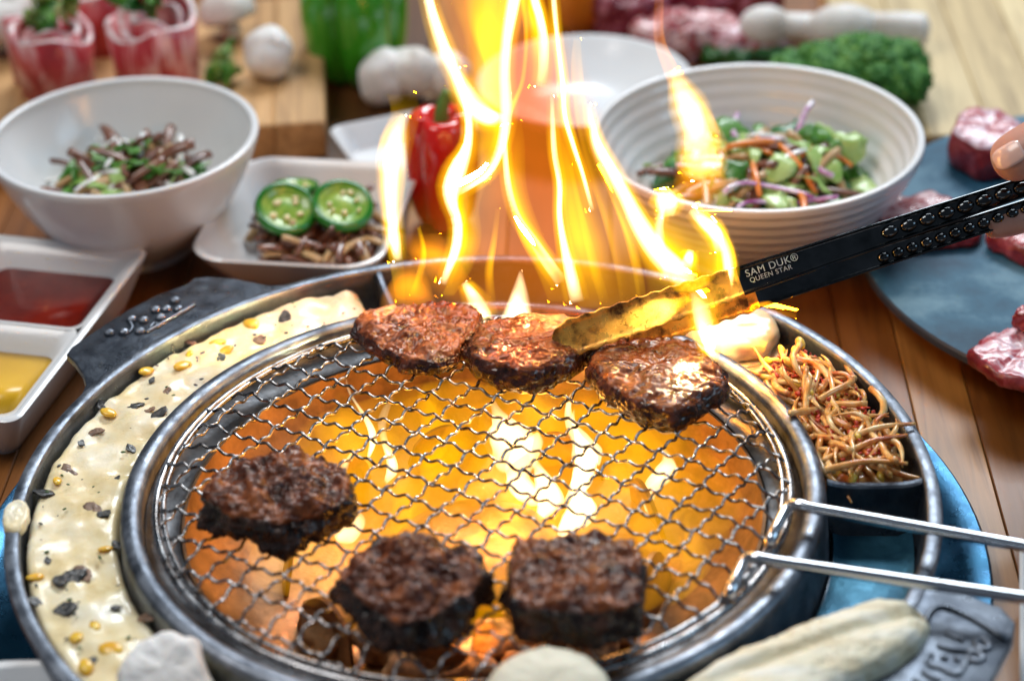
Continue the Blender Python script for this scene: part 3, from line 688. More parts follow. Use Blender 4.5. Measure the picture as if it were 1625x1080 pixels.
# mushroom pieces in the front compartment
tag(mk('mushroom_slab', *slab([(-1.9, -2.2), (1.9, -2.2), (1.7, 1.8), (0.7, 2.5), (-0.9, 2.2), (-1.8, 1.2)], 0, 1.4, amp=0.12, sc_=0.8, seed=31, dome=0.1), M['mush']), 'white blurred mushroom slab at the bottom left of the grate', 'mushroom')
o = bpy.context.scene.objects['mushroom_slab']; p = PZ(272, 1055, 0.2); o.location = Vector((p.x - 0.2, p.y - 0.6, -0.9)) * CM; o.rotation_euler = (0.42, -0.1, 0.25)
tag(mk('mushroom_cap_slice', *slab([(2.6 * math.cos(a), 2.3 * math.sin(a)) for a in [i * PI / 8 for i in range(16)]], 0, 1.3, amp=0.08, sc_=0.8, seed=33, dome=0.35), M['mushcream']), 'round cream mushroom slice at the bottom centre in front of the square beef chunk', 'mushroom')
o = bpy.context.scene.objects['mushroom_cap_slice']; p = PZ(868, 1075, 0.0); o.location = Vector((p.x, p.y - 1.3, -0.5)) * CM; o.rotation_euler = (0.25, 0, 0)
ft = foot([(1060, 1120), (1150, 1068), (1250, 1026), (1340, 992), (1405, 972), (1445, 976), (1474, 1003), (1466, 1032), (1420, 1066), (1340, 1110), (1230, 1160), (1110, 1180)], -0.6)
V, F = slab(ft, -0.95, 1.5, dome=0.25, amp=0.1, sc_=0.7, seed=35, nth=120, prof=dens3(SLABP), fine=0.05, fs=2.0)
gA, gB = PZ(1160, 1100, -0.5), PZ(1440, 1000, -0.5); gd = (gB - gA).normalized(); gn = Vector((-gd.y, gd.x, 0))
for v in V:
    if v.z > 0.0:
        t = (v - gA).dot(gn); v.z -= 0.38 * math.exp(-(t / 0.3) ** 2)
tag(mk('mushroom_slice', V, F, M['mushstick']), 'broad cream mushroom slice with a lengthwise crease at the bottom right', 'mushroom')

# =================================================================== TONGS
tT, tH = PD(880, 548, 107.6), PD(1615, 300, 107.6)
AX = (tH - tT).normalized(); TL = (tH - tT).length
NN = (-FWD - AX * (-FWD).dot(AX)).normalized(); E2 = NN.cross(AX).normalized()
if E2.z < 0: E2 = -E2
tongs = empty('metal_tongs', tuple(tT), 'dark steel tongs with raised dimples gripping a beef slice', 'tongs')
SEC = [(-0.5, -0.12), (-0.5, 0.15), (-0.47, 0.19), (-0.42, 0.19), (-0.39, 0.12), (-0.33, 0.08), (-0.12, 0.06), (0.12, 0.06), (0.33, 0.08), (0.39, 0.12), (0.42, 0.19), (0.47, 0.19), (0.5, 0.15), (0.5, -0.12)]
def arm(off2, offn, t0, t1, wf, scal, mats, split):
    n = 150; V, F, FM = [], [], []
    m = len(SEC)
    for i in range(n + 1):
        t = t0 + (t1 - t0) * i / n; c = tT + AX * (TL * t) + E2 * off2(t) + NN * offn(t)
        W = wf(t)
        for k, (a, b) in enumerate(SEC):
            e = 0.0
            if t < split and abs(a) > 0.4: e = scal * (0.5 + 0.5 * math.sin(t * TL * 2 * PI / 0.85)) * (1 if a > 0 else -1)
            tipr = min(1, (t - t0) / 0.04) ** 0.5 if t - t0 < 0.04 else 1
            V.append(c + E2 * ((a * W + e) * (0.35 + 0.65 * tipr)) + NN * b)
    for i in range(n):
        for k in range(m):
            F.append((i * m + k, i * m + (k + 1) % m, (i + 1) * m + (k + 1) % m, (i + 1) * m + k)); FM.append(1 if t0 + (t1 - t0) * i / n < split else 0)
    F += [tuple(range(m)), tuple(n * m + k for k in reversed(range(m)))]; FM += [1, 0]
    return mk('tong_arm', V, F, None, tongs, mats=mats, fmat=FM, sharp=35)
armA = arm(lambda t: 0.12 * (1 - t), lambda t: 0.25, 0.0, 1.5, lambda t: 1.75 - 0.75 * min(1, t), 0.1, [M['tong'], M['tongtip']], 0.40)
armB = arm(lambda t: -0.75 - 0.32 * min(1, t), lambda t: -0.65, 0.10, 1.5, lambda t: 1.35 - 0.35 * min(1, t), 0.12, [M['tong'], M['tongtip']], 0.42)
dv, df = ball((0, 0, 0), (0.44, 0.3, 0.26), 20, 14); dim = proto('dimple', dv, df, [M['tong']])
dv, df = ball((0, 0, 0), (0.32, 0.25, 0.22), 16, 10); dim2 = proto('dimple', dv, df, [M['tong']])
RM = Matrix((AX, E2, NN)).transposed().to_euler()
for i in range(8):
    t = (0.722 + i * 0.0405); inst('dimple', dim, tT + AX * (TL * t) + E2 * (0.12 * (1 - t) + 0.0) + NN * 0.36, armA, RM)
for i in range(13):
    t = 0.70 + i * 0.031; inst('dimple', dim2, tT + AX * (TL * t) + E2 * (-1.06) + NN * (-0.53), armB, RM)
def text_mesh(s, size, c, ex, ey, en, m, parent, name='lettering', ext=0.012):
    cu = bpy.data.curves.new('t', 'FONT'); cu.body = s; cu.size = size; cu.extrude = ext; cu.align_x = 'LEFT'; cu.space_character = 1.1
    to = bpy.data.objects.new('t', cu); C.objects.link(to)
    dg = bpy.context.evaluated_depsgraph_get(); me = bpy.data.meshes.new_from_object(to.evaluated_get(dg))
    V = [c + ex * v.co.x + ey * v.co.y + en * v.co.z for v in me.vertices]; F = [tuple(p.vertices) for p in me.polygons]
    bpy.data.objects.remove(to); bpy.data.curves.remove(cu); bpy.data.meshes.remove(me)
    return mk(name, V, F, m, parent, smooth=False)
tl = tT + AX * (TL * 0.415) + NN * 0.345
text_mesh('SAM DUK®', 0.50, tl + E2 * 0.16, AX, E2, NN, M['letter'], armA)
text_mesh('QUEEN STAR', 0.34, tl + E2 * (-0.16) + AX * 0.1, AX, E2, NN, M['letter'], armA)

# =================================================================== HAND
def hand():
    D = 107.4
    J = {'wrist': PD(1985, 170, D + 2), 'palm': PD(1850, 215, D + 1.2), 'fore': PD(2300, 120, D + 4),
         'th1': PD(1790, 150, D - 2.0), 'th2': PD(1690, 205, D - 2.0), 'th3': PD(1626, 242, D - 1.6), 'th4': PD(1572, 268, D - 1.3),
         'k1': PD(1770, 255, D + 2.4), 'i2': PD(1680, 322, D + 2.0), 'i3': PD(1605, 352, D + 1.3), 'i4': PD(1562, 366, D + 1.1),
         'k2': PD(1785, 300, D + 2.6), 'm2': PD(1710, 380, D + 2.4), 'm3': PD(1660, 400, D + 1.3), 'm4': PD(1640, 395, D + 0.4),
         'k3': PD(1800, 335, D + 2.6), 'r2': PD(1745, 405, D + 2.4), 'r3': PD(1700, 425, D + 1.2), 'r4': PD(1685, 415, D + 0.2),
         'k4': PD(1820, 362, D + 2.2), 'l2': PD(1785, 425, D + 2.0), 'l3': PD(1750, 440, D + 1.0), 'l4': PD(1738, 432, D + 0.2)}
    R = {'wrist': (2.7, 1.9), 'palm': (3.2, 1.6), 'fore': (3.4, 2.7), 'th1': (1.6, 1.5), 'th2': (1.4, 1.3), 'th3': (1.5, 1.35), 'th4': (1.2, 1.05)}
    for k in 'imrl':
        R.update({k + '2': (0.92, 0.9), k + '3': (0.82, 0.8), k + '4': (0.52, 0.5)})
    for k in ('k1', 'k2', 'k3', 'k4'): R[k] = (1.1, 1.0)
    E = [('fore', 'wrist'), ('wrist', 'palm'), ('palm', 'th1'), ('th1', 'th2'), ('th2', 'th3'), ('th3', 'th4')]
    for q, kk in (('i', 'k1'), ('m', 'k2'), ('r', 'k3'), ('l', 'k4')):
        E += [('palm', kk), (kk, q + '2'), (q + '2', q + '3'), (q + '3', q + '4')]
    names = list(J); me = bpy.data.meshes.new('hand')
    base = J['wrist']
    me.from_pydata([(J[n] - base) * CM for n in names], [(names.index(a), names.index(b)) for a, b in E], [])
    o = bpy.data.objects.new('hand_tmp', me); C.objects.link(o)
    sk = o.modifiers.new('s', 'SKIN'); sk.use_smooth_shade = True
    for i, n in enumerate(names):
        d = me.skin_vertices[0].data[i]; d.radius = (R[n][0] * CM, R[n][1] * CM); d.use_root = (n == 'palm')
    ss = o.modifiers.new('u', 'SUBSURF'); ss.levels = 3; ss.render_levels = 3
    dg = bpy.context.evaluated_depsgraph_get(); m2 = bpy.data.meshes.new_from_object(o.evaluated_get(dg)); m2.name = 'hand'
    bpy.data.objects.remove(o)
    m2.materials.clear(); m2.materials.append(M['skin']); m2.shade_smooth()
    h = bpy.data.objects.new('hand', m2); C.objects.link(h); h.location = base * CM; WL[h] = base
    tag(h, 'bare hand at the right edge pinching the tongs between thumb and finger', 'hand')
    # thumb nail: a thin plate following the surface of the thumb tip
    from mathutils.bvhtree import BVHTree
    bv = BVHTree.FromPolygons([base + v.co / CM for v in m2.vertices], [tuple(p.vertices) for p in m2.polygons])
    ax = Vector((-0.86, 0.5)); sdv = Vector((0.5, 0.86)); c = Vector((1600, 248)); V, F = [], []
    nu, nv = 12, 8; ok = True
    for lay in (-0.02, 0.06):
        for i in range(nu + 1):
            u = i / nu; wv = 17 * math.sqrt(max(0.02, 1 - max(0, (u - 0.62) / 0.40) ** 2)) * (1 - 0.25 * max(0, (0.25 - u) / 0.25) ** 2)
            for j in range(nv + 1):
                q = c + ax * (-26 + 52 * u) + sdv * (wv * (2 * j / nv - 1)); d = ray(q.x, q.y).normalized()
                hit, nr, _, _ = bv.ray_cast(EYE, d)
                if hit is None: hit = PD(q.x, q.y, D - 1.6); nr = -FWD
                V.append(hit + nr * lay)
    q = (nu + 1) * (nv + 1)
    for i in range(nu):
        for j in range(nv):
            a = i * (nv + 1) + j
            F += [(a, a + 1, a + nv + 2, a + nv + 1), (q + a, q + a + nv + 1, q + a + nv + 2, q + a + 1)]
    rim = [i for i in range(nv + 1)] + [i * (nv + 1) + nv for i in range(1, nu + 1)] + [nu * (nv + 1) + j for j in reversed(range(nv))] + [i * (nv + 1) for i in reversed(range(1, nu))]
    for a, b in zip(rim, rim[1:] + rim[:1]): F.append((a, b, q + b, q + a))
    mk('thumb_nail', V, F, M['nail'], h)
hand()

# =================================================================== BOWLS, DISHES
def bowl_prof(r, z0, h, foot_r, t=0.38):
    z = z0; out = [(0, z + 0.9), (foot_r * 0.8, z + 0.95), (r * 0.62, z + h * 0.33), (r * 0.82, z + h * 0.62), (r * 0.95, z + h * 0.9), (r - 0.28, z + h - 0.1), (r - 0.1, z + h), (r + 0.1, z + h - 0.02), (r + 0.16, z + h - 0.2), (r + 0.02, z + h * 0.9),
           (r * 0.9, z + h * 0.66), (r * 0.74, z + h * 0.38), (foot_r * 1.08, z + 0.65), (foot_r * 1.02, z + 0.5), (foot_r, z + 0.0), (foot_r - 0.35, z + 0.0), (foot_r - 0.4, z + 0.4), (0, z + 0.4)]
    return out
def dense(prof, k=5):
    return crom(prof, (len(prof) - 1) * k)
bL = PZ(192, 215, 2.0); bL = Vector((-20.2, 33.1, 0))
bR = Vector((16.5, 30.2, 0))
tag(mk('bowl', *lathe(dense(bowl_prof(7.75, ZT, 7.5, 3.4)), 96, bL.x, bL.y), M['white']), 'smooth white bowl of brown mushroom salad at the left', 'bowl')
rp = []
for i, (r, z) in enumerate(dense(bowl_prof(9.35, ZT, 7.5, 4.3), 10)):
    rp.append((r + 0.07 * math.sin(z * 2 * PI / 0.75), z) if z > ZT + 1.4 and z < ZT + 7.0 else (r, z))
tag(mk('bowl', *lathe(rp, 112, bR.x, bR.y), M['white']), 'ribbed white bowl of mixed vegetable salad behind the tongs', 'bowl')
# ---- strips and leaves
def strip(L, wd, th, bend, tw, m, name, seed=0, leaf=False, wave=0.0, arcd=0.0):
    n = 10; V, F = [], []
    rnd = random.Random(seed)
    for i in range(n + 1):
        u = i / n; s = u - 0.5
        if arcd:
            R = L / arcd; a = s * arcd; p = Vector((R * math.sin(a), R * (1 - math.cos(a)), 0)); tn = Vector((math.cos(a), math.sin(a), 0))
        else:
            p = Vector((L * s, 0, -bend * s * s * 4)); tn = Vector((1, 0, -bend * 8 * s / L)).normalized()
        p.z += wave * math.sin(u * 7 + seed)
        sd = Vector((0, 0, 1)).cross(tn).normalized(); up = tn.cross(sd)
        a = tw * s; sd, up = sd * math.cos(a) + up * math.sin(a), up * math.cos(a) - sd * math.sin(a)
        w_ = wd * (math.sin(PI * min(1, max(0, 0.06 + u * 0.9))) ** 0.6 if leaf else (0.75 + 0.25 * math.sin(PI * u))) / 2
        q = 0.25 * wd * rnd.uniform(-1, 1) if leaf else 0
        for (x, y) in ((-1, -0.4), (-0.5, -1), (0.5, -1), (1, -0.4), (1, 0.4), (0.5, 1), (-0.5, 1), (-1, 0.4)):
            V.append(p + sd * (x * w_) + up * (y * th / 2 + (q * x * x * 0.5 if leaf else 0)))
    for i in range(n):
        for k in range(8): F.append((i * 8 + k, i * 8 + (k + 1) % 8, i * 8 + 8 + (k + 1) % 8, i * 8 + 8 + k))
    F += [tuple(reversed(range(8))), tuple(n * 8 + k for k in range(8))]
    return proto(name, V, F, [m])
def scatter(parent, c, rad, ztop, protos, n, dome, tilt=0.5, sc_=(0.8, 1.15), ell=1.0, name=None):
    for i in range(n):
        rr = rad * math.sqrt(random.random()); a = random.uniform(0, 2 * PI)
        me = random.choice(protos)
        z = ztop + dome * (1 - (rr / rad) ** 2) + random.uniform(-0.35, 0.3)
        inst(name or me.name.split('.')[0], me, (c[0] + rr * math.cos(a), c[1] + rr * math.sin(a) * ell, z), parent,
             (random.gauss(0, tilt), random.gauss(0, tilt), random.uniform(0, 6.28)), random.uniform(*sc_))
soyS = [strip(random.uniform(2.6, 4.0), random.uniform(0.45, 0.8), 0.3, random.uniform(0.2, 0.8), random.uniform(-1, 1), M['soy'], 'mushroom_strip', k) for k in range(5)]
tanS = [strip(random.uniform(2.4, 3.6), random.uniform(0.5, 0.8), 0.35, random.uniform(0.2, 0.7), random.uniform(-1, 1), M['tan'], 'mushroom_strip', k) for k in range(3)]
won = [strip(random.uniform(2.6, 4.5), 0.35, 0.16, 0.5, 0.6, M['wonion'], 'onion_strip', k) for k in range(3)]
ron = [strip(random.uniform(5.0, 7.0), 0.34, 0.2, 0.5, 0.5, M['ronion'], 'onion_strip', k, arcd=random.uniform(1.2, 2.2), wave=0.15) for k in range(4)]
lf = [strip(random.uniform(2.2, 3.6), random.uniform(1.0, 1.8), 0.08, random.uniform(0.3, 0.9), random.uniform(-1, 1), M['leaf'], 'leaf_piece', k, True) for k in range(4)]
lp = [strip(random.uniform(2.0, 3.2), random.uniform(0.8, 1.4), 0.1, random.uniform(0.3, 0.9), random.uniform(-1, 1), M['leafpale'], 'leaf_piece', k, True) for k in range(4)]
ld = [strip(random.uniform(2.0, 3.2), random.uniform(0.9, 1.6), 0.08, random.uniform(0.3, 0.9), random.uniform(-1, 1), M['leafdark'], 'leaf_piece', k, True) for k in range(3)]
car = [strip(random.uniform(3.0, 4.5), 0.34, 0.26, 0.4, 0.5, M['carrot'], 'carrot_strip', k) for k in range(3)]
# left salad
s1 = empty('mushroom_salad', (bL.x, bL.y, ZT + 1.2), 'brown mushroom strips with green and white shreds in the left bowl', 'salad')
mk('salad_mound', *slab([(bL.x + 5.0 * math.cos(a), bL.y + 5.0 * math.sin(a)) for a in [i * PI / 8 for i in range(16)]], ZT + 2.6, 1.3, dome=1.2, amp=0.5, sc_=0.9, seed=41, nth=48), M['wonion'], s1)
scatter(s1, (bL.x - 0.3, bL.y - 0.3), 5.2, ZT + 3.9, won + lp, 46, 0.9, 0.35)
scatter(s1, (bL.x + 0.2, bL.y - 0.2), 3.7, ZT + 4.5, soyS + soyS + tanS + lf + lf + lp + won + won, 120, 1.3, 0.45, (0.95, 1.35))
# right salad
s2 = empty('vegetable_salad', (bR.x, bR.y, ZT + 1.2), 'green salad with red onion and carrot strips in the ribbed bowl', 'salad')
mk('salad_mound', *slab([(bR.x + 6.2 * math.cos(a), bR.y + 6.2 * math.sin(a)) for a in [i * PI / 8 for i in range(16)]], ZT + 2.6, 1.3, dome=1.2, amp=0.5, sc_=0.9, seed=42, nth=48), M['leafdark'], s2)
scatter(s2, (bR.x + 0.3, bR.y), 5.7, ZT + 4.3, lf + lf + lp + lp + ld + tanS + soyS, 115, 1.3, 0.5, (0.9, 1.3))
scatter(s2, (bR.x + 0.6, bR.y - 0.3), 4.2, ZT + 5.2, ron + car + car + lp + lp + won, 44, 1.2, 0.25, (0.9, 1.25))
for (x, y, z) in ((1320, 245, -0.3), (1290, 225, 0.2), (1345, 235, 0.0)):
    p = PZ(x, y, z); mk('broccoli_piece', *ball(p, (1.1, 1.0, 0.95), 20, 14, 0.35, 1.6, x), M['leaf'] if x != 1345 else M['leafpale'], s2)

# ---- square dish with jalapenos
def rsq(hx, hy, rc, n=6):
    out = []
    for (sx, sy, a0) in ((1, 1, 0), (-1, 1, PI / 2), (-1, -1, PI), (1, -1, 1.5 * PI)):
        for i in range(n + 1):
            a = a0 + PI / 2 * i / n; out.append((sx * (hx - rc) + rc * math.cos(a), sy * (hy - rc) + rc * math.sin(a)))
    return out
def sqdish(layers, M4, bulge=0.0):
    """layers: (half x, half y, corner radius, z); closed top to bottom loop"""
    V, F = [], []; n = None
    for (hx, hy, rc, z) in layers:
        R = rsq(hx, hy, rc); n = len(R)
        for (x, y) in R:
            k = 1 + bulge * (1 - abs(abs(x / hx) - abs(y / hy)) ** 2) * 0
            V.append(M4 @ Vector((x * k, y * k, z)))
    for k in range(len(layers) - 1):
        for j in range(n): F.append((k * n + j, k * n + (j + 1) % n, (k + 1) * n + (j + 1) % n, (k + 1) * n + j))
    F += [tuple(reversed(range(n))), tuple((len(layers) - 1) * n + j for j in range(n))]
    return V, F
dc = Vector((-9.6, 30.6, ZT)); dM = Matrix.Translation(dc) @ Matrix.Rotation(-0.18, 4, 'Z')
tag(mk('square_dish', *sqdish([(3.0, 3.2, 1.5, 0.55), (3.6, 3.9, 1.7, 0.7), (4.3, 4.8, 2.0, 1.6), (5.1, 5.8, 2.1, 2.9), (5.35, 6.15, 2.2, 3.35), (5.5, 6.3, 2.2, 3.42), (5.62, 6.42, 2.2, 3.3), (5.4, 6.1, 2.1, 2.8), (4.6, 5.1, 2.0, 1.4), (3.7, 4.0, 1.7, 0.4), (3.4, 3.7, 1.6, 0.0)], dM), M['white'], sharp=60),
    'white rounded square dish of jalapeno and mushroom between bowl and flames', 'dish')
pk = empty('pickle_mix', tuple(dc + Vector((0, 0, 0.6))), 'brown pickled mushroom strips filling the square dish', 'pickles')
mk('pickle_mound', *slab([(dc.x + 0.6 + 3.6 * math.cos(a), dc.y - 0.8 + 3.6 * math.sin(a)) for a in [i * PI / 8 for i in range(16)]], ZT + 0.7, 1.2, dome=0.5, amp=0.3, seed=44, nth=40), M['soy'], pk)
scatter(pk, (dc.x + 0.6, dc.y - 0.2), 3.9, ZT + 2.1, soyS + tanS, 78, 0.9, 0.4, (0.7, 1.05))
def jal(px, z, tilt, label, s=1.0):
    c = PZ(*px, z); o = empty('jalapeno_slice', tuple(c), label, 'jalapeno', 'jalapeno slices in the square dish')
    R3 = Euler(tilt).to_matrix()
    def T(vf): return [c + R3 @ (Vector(v) * s) for v in vf[0]], vf[1]
    mk('skin_ring', *T(lathe([(1.3, 0.03), (1.55, 0.0), (1.64, 0.3), (1.55, 0.62), (1.3, 0.6), (1.26, 0.3)], 40, closed=True)), M['jskin'], o)
    mk('flesh', *T(lathe([(0, 0.1), (0.7, 0.1), (1.15, 0.06), (1.43, 0.08), (1.43, 0.54), (1.15, 0.55), (1.05, 0.4), (0.6, 0.42), (0.3, 0.52), (0, 0.5)], 40)), M['jflesh'], o)
    for k in range(7):
        a = k * 0.9 + random.uniform(-0.35, 0.5); q = random.uniform(0.5, 0.95); mk('seed', *T(ball((q * math.cos(a), q * math.sin(a), 0.5), (random.uniform(0.14, 0.24), random.uniform(0.1, 0.2), 0.09), 8, 6)), M['jseed'], o)
jal((452, 338), -1.9, (0.5, 0.1, 0.3), 'front left jalapeno slice in the square dish', 1.12)
jal((543, 333), -1.9, (0.35, -0.25, 1.0), 'right jalapeno slice in the square dish', 1.12)
jal((470, 304), -1.7, (0.15, 0.2, 2.0), 'rear jalapeno slice tucked behind the front left one', 0.85)

# ---- two-compartment sauce dish
sM = Matrix.Translation(Vector((-25.7, 19.9, ZT))) @ Matrix.Rotation(-0.26, 4, 'Z')
HX, HY = 5.1, 9.1
sd_ = empty('sauce_dish', tuple(sM.translation), 'white two-compartment sauce dish at the left edge', 'dish')
outer = [(HX - 0.55, HY - 0.55, 0.7, 2.7), (HX - 0.4, HY - 0.4, 0.75, 2.95), (HX - 0.15, HY - 0.15, 0.8, 3.0), (HX, HY, 0.85, 2.9), (HX - 0.25, HY - 0.25, 0.8, 2.2), (HX - 1.0, HY - 1.0, 0.8, 0.4), (HX - 1.2, HY - 1.2, 0.7, 0.0)]
V, F = sqdish(outer, sM); F = F[:-2] + [F[-1]]
mk('dish_shell', V, F, M['white'], sd_, sharp=50)
for sgn, ms in ((1, 'redsauce'), (-1, 'yelsauce')):
    cM = sM @ Matrix.Translation(Vector((0, sgn * (HY - 0.5) / 2 + 0.0, 0)))
    hy = (HY - 0.5) / 2 - 0.0
    V, F = sqdish([(HX - 0.42, hy + 0.1, 0.7, 2.94), (HX - 0.75, hy - 0.35, 0.7, 2.78), (HX - 1.25, hy - 0.85, 0.8, 2.1), (HX - 1.9, hy - 1.5, 0.8, 0.8), (HX - 2.3, hy - 1.9, 0.6, 0.6)], cM)
    mk('compartment', V, F[:-2] + [F[-1]], M['white'], sd_, sharp=50)
    V, F = sqdish([(HX - 1.46, hy - 1.06, 0.78, 1.7), (HX - 1.52, hy - 1.12, 0.78, 1.64), (HX - 2.0, hy - 1.6, 0.7, 0.85)], cM)
    sx = mk('sauce', V, F, M[ms]); tag(sx, 'red chilli sauce in the far compartment of the sauce dish' if sgn > 0 else 'yellow mustard sauce in the near compartment of the sauce dish', 'sauce')

# ---- small white dish behind the flame, white plate rim behind it
wM = Matrix.Translation(Vector((-4.6, 42.0, ZT))) @ Matrix.Rotation(0.35, 4, 'Z')
tag(mk('small_dish', *sqdish([(2.6, 2.6, 0.8, 0.5), (3.3, 3.3, 0.9, 1.9), (3.5, 3.5, 0.9, 2.05), (3.65, 3.65, 0.9, 1.95), (3.0, 3.0, 0.8, 0.2), (2.8, 2.8, 0.8, 0)], wM), M['white'], sharp=50), 'small empty white dish behind the jalapeno dish', 'dish')
pc = PZ(930, 150, ZT + 2.5)
tag(mk('plate', *lathe(dense([(0, ZT + 0.5), (3.0, ZT + 0.55), (5.0, ZT + 1.5), (6.6, ZT + 2.6), (6.8, ZT + 2.7), (6.95, ZT + 2.55), (5.2, ZT + 1.0), (3.4, ZT), (0, ZT)], 4), 72, pc.x, pc.y + 2.0), M['white']), 'shallow white plate behind the flames', 'plate')
# front left plate rim and right edge dish
pc = PZ(70, 1130, -1.5)
tag(mk('plate', *lathe(dense([(0, ZT + 0.5), (5.5, ZT + 0.6), (7.2, ZT + 1.4), (9.0, ZT + 3.8), (9.2, ZT + 4.0), (9.4, ZT + 3.9), (7.6, ZT + 1.0), (5.5, ZT), (0, ZT)], 4), 80, pc.x - 1.5, pc.y - 6.2), M['white']), 'white plate rim cut off at the bottom left corner', 'plate')
eM = Matrix.Translation(Vector((28.7, -12.6, ZT))) @ Matrix.Rotation(-0.21, 4, 'Z')
tag(mk('rectangular_dish', *sqdish([(4.6, 8.6, 0.8, 0.5), (5.4, 9.4, 0.9, 2.2), (5.6, 9.6, 0.9, 2.35), (5.75, 9.75, 0.9, 2.2), (5.0, 9.0, 0.8, 0.2), (4.8, 8.8, 0.8, 0)], eM), M['white'], sharp=50), 'white dish edge at the lower right border of the picture', 'dish')

def mk2(name, vf, top):
    """a cut of raw beef: marbled upper face, dark red cut sides"""
    nf = len(vf[1]); fm = [1 if k >= nf * 12 // 23 else 0 for k in range(nf)]
    return mk(name, vf[0], vf[1], None, mats=[M['rawside'], M[top]], fmat=fm)
# ---- slate plate with raw beef
pcx, pcy, pr = 39.2, 24.6, 17.4
pv_ = [(0, -3.0), (pr - 0.5, -3.0), (pr - 0.1, -3.06), (pr, -3.2), (pr, -3.55), (pr - 0.25, -3.75), (pr - 4, -3.85), (9, -4.0), (8.5, ZT), (7.8, ZT), (7.6, -4.2), (0, -4.2)]
tag(mk('slate_plate', *lathe(pv_, 112, pcx, pcy), None, mats=[M['slate'], M['slate_rim']], fmat=[(0 if k % 11 < 2 else 1) for k in range(112 * 11)], sharp=30), 'round blue-grey slate plate on a foot at the right', 'plate')
tag(mk2('raw_beef_cube', slab(foot([(1500, 262), (1520, 222), (1580, 222), (1625, 250), (1610, 285), (1550, 292)], -2.95), -2.95, 2.4, amp=0.2, sc_=0.8, seed=51), 'rawpink'), 'fat-topped raw beef cube at the back of the slate plate', 'meat', 'raw beef on the slate plate')
tag(mk2('raw_beef_steak', slab(foot([(1534, 575), (1565, 545), (1625, 530), (1700, 540), (1720, 600), (1640, 628), (1575, 612)], -2.95), -2.95, 0.85, amp=0.2, sc_=0.8, seed=52), 'rawpink'), 'marbled raw beef steak at the near edge of the slate plate', 'meat', 'raw beef on the slate plate')
tag(mk2('raw_beef_steak', slab(foot([(1560, 392), (1590, 362), (1640, 350), (1720, 360), (1720, 415), (1620, 425)], -2.95), -2.95, 1.2, amp=0.2, sc_=0.8, seed=53), 'raw'), 'red raw beef steak below the fingertip behind the tongs', 'meat', 'raw beef on the slate plate')
tag(mk2('raw_beef_steak', slab(foot([(1385, 352), (1410, 330), (1480, 318), (1560, 360), (1550, 392), (1470, 398), (1400, 385)], -2.95), -2.95, 0.9, amp=0.2, sc_=0.8, seed=54), 'raw'), 'pink raw beef steak behind the tong dimples', 'meat', 'raw beef on the slate plate')
tag(mk2('raw_beef_scrap', slab(foot([(1604, 520), (1614, 508), (1640, 503), (1660, 515), (1640, 530)], -1.8), -1.8, 1.0, amp=0.2, sc_=0.8, seed=55), 'raw'), 'small brown beef piece on top of the near steak', 'meat', 'raw beef on the slate plate')

# ---- butcher block board with beef rolls, mushrooms
board = empty('cutting_board', (-26.0, 53.5, ZT), 'thick beech cutting board under the beef rolls', 'board')
bw = 3.3
bv, bf = rbox(-bw / 2 + 0.01, bw / 2 - 0.01, -9.5, 11.0, 0, 2.6, 0.12); bstave = proto('stave', bv, bf, [M['block']], sharp=30)
for i in range(10): inst('stave', bstave, (-9.9 - bw / 2 - i * bw, 53.2 - 0.06 * i * bw, ZT), board, (0, 0, 0.06))
BZ = ZT + 2.6
def roll(c, R, H, lab, seed, tilt=(0, 0)):
    rnd = random.Random(seed); o = empty('beef_roll', tuple(c), lab, 'beef roll', 'standing raw beef rolls')
    n = 130; V, F = [], []
    turns = 2.3
    for i in range(n + 1):
        u = i / n; a = u * turns * 2 * PI + seed; r = R * (0.32 + 0.68 * u)
        top = H * (1 + 0.10 * math.sin(a * 1.3 + seed) + 0.08 * math.sin(a * 2.9)); fl = 0.16
        for (dr, z) in ((0, 0), (0.42, 0), (0.5, top * 0.5), (0.5 + fl, top - 0.12), (0.25 + fl, top), (0.05 + fl, top - 0.1), (0, top * 0.5)):
            rr = r + dr + 0.1 * noise.noise(Vector((a, z, seed)))
            V.append(Vector(c) + Vector((rr * math.cos(a) + tilt[0] * z, rr * math.sin(a) + tilt[1] * z, z)))
    m = 7; FM = []
    for i in range(n):
        for k in range(m):
            F.append((i * m + k, i * m + (k + 1) % m, (i + 1) * m + (k + 1) % m, (i + 1) * m + k)); FM.append(1 if k in (3, 4) else 0)
    F += [tuple(range(m)), tuple(n * m + k for k in reversed(range(m)))]; FM += [0, 0]
    mk('rolled_slice', V, F, None, o, mats=[M['roll'], M['rolltop']], fmat=FM)
    return o
def sprig(c, h, n, lab, spread=1.0, m=None):
    o = empty('herb_sprig', tuple(c), lab, 'herb', 'herb sprigs')
    for k in range(n):
        a = random.uniform(0, 6.28); P = [Vector(c), Vector(c) + Vector((0.3 * spread * math.cos(a), 0.3 * spread * math.sin(a), h * 0.5)), Vector(c) + Vector((spread * math.cos(a), spread * math.sin(a), h * random.uniform(0.8, 1.1)))]
        mk('stalk', *tube(crom([tuple(p) for p in P], 8), 0.16, 6), M['stem'], o)
        for j in range(4):
            q = P[2] + Vector((random.gauss(0, .5), random.gauss(0, .5), random.uniform(-1.6, 0.2)))
            inst('leaf', random.choice(m or (lf + ld)), q, o, (random.gauss(0, .9), random.gauss(0, .9), random.uniform(0, 6)), random.uniform(0.6, 0.9))
r1 = PZ(80, 165, BZ); roll((r1.x, r1.y + 2.4, BZ), 2.55, 4.2, 'left standing raw beef roll behind the left bowl', 1)
r2 = PZ(255, 150, BZ); roll((r2.x - 0.2, r2.y + 2.2, BZ), 2.75, 4.6, 'right standing raw beef roll beside the mushrooms', 3)
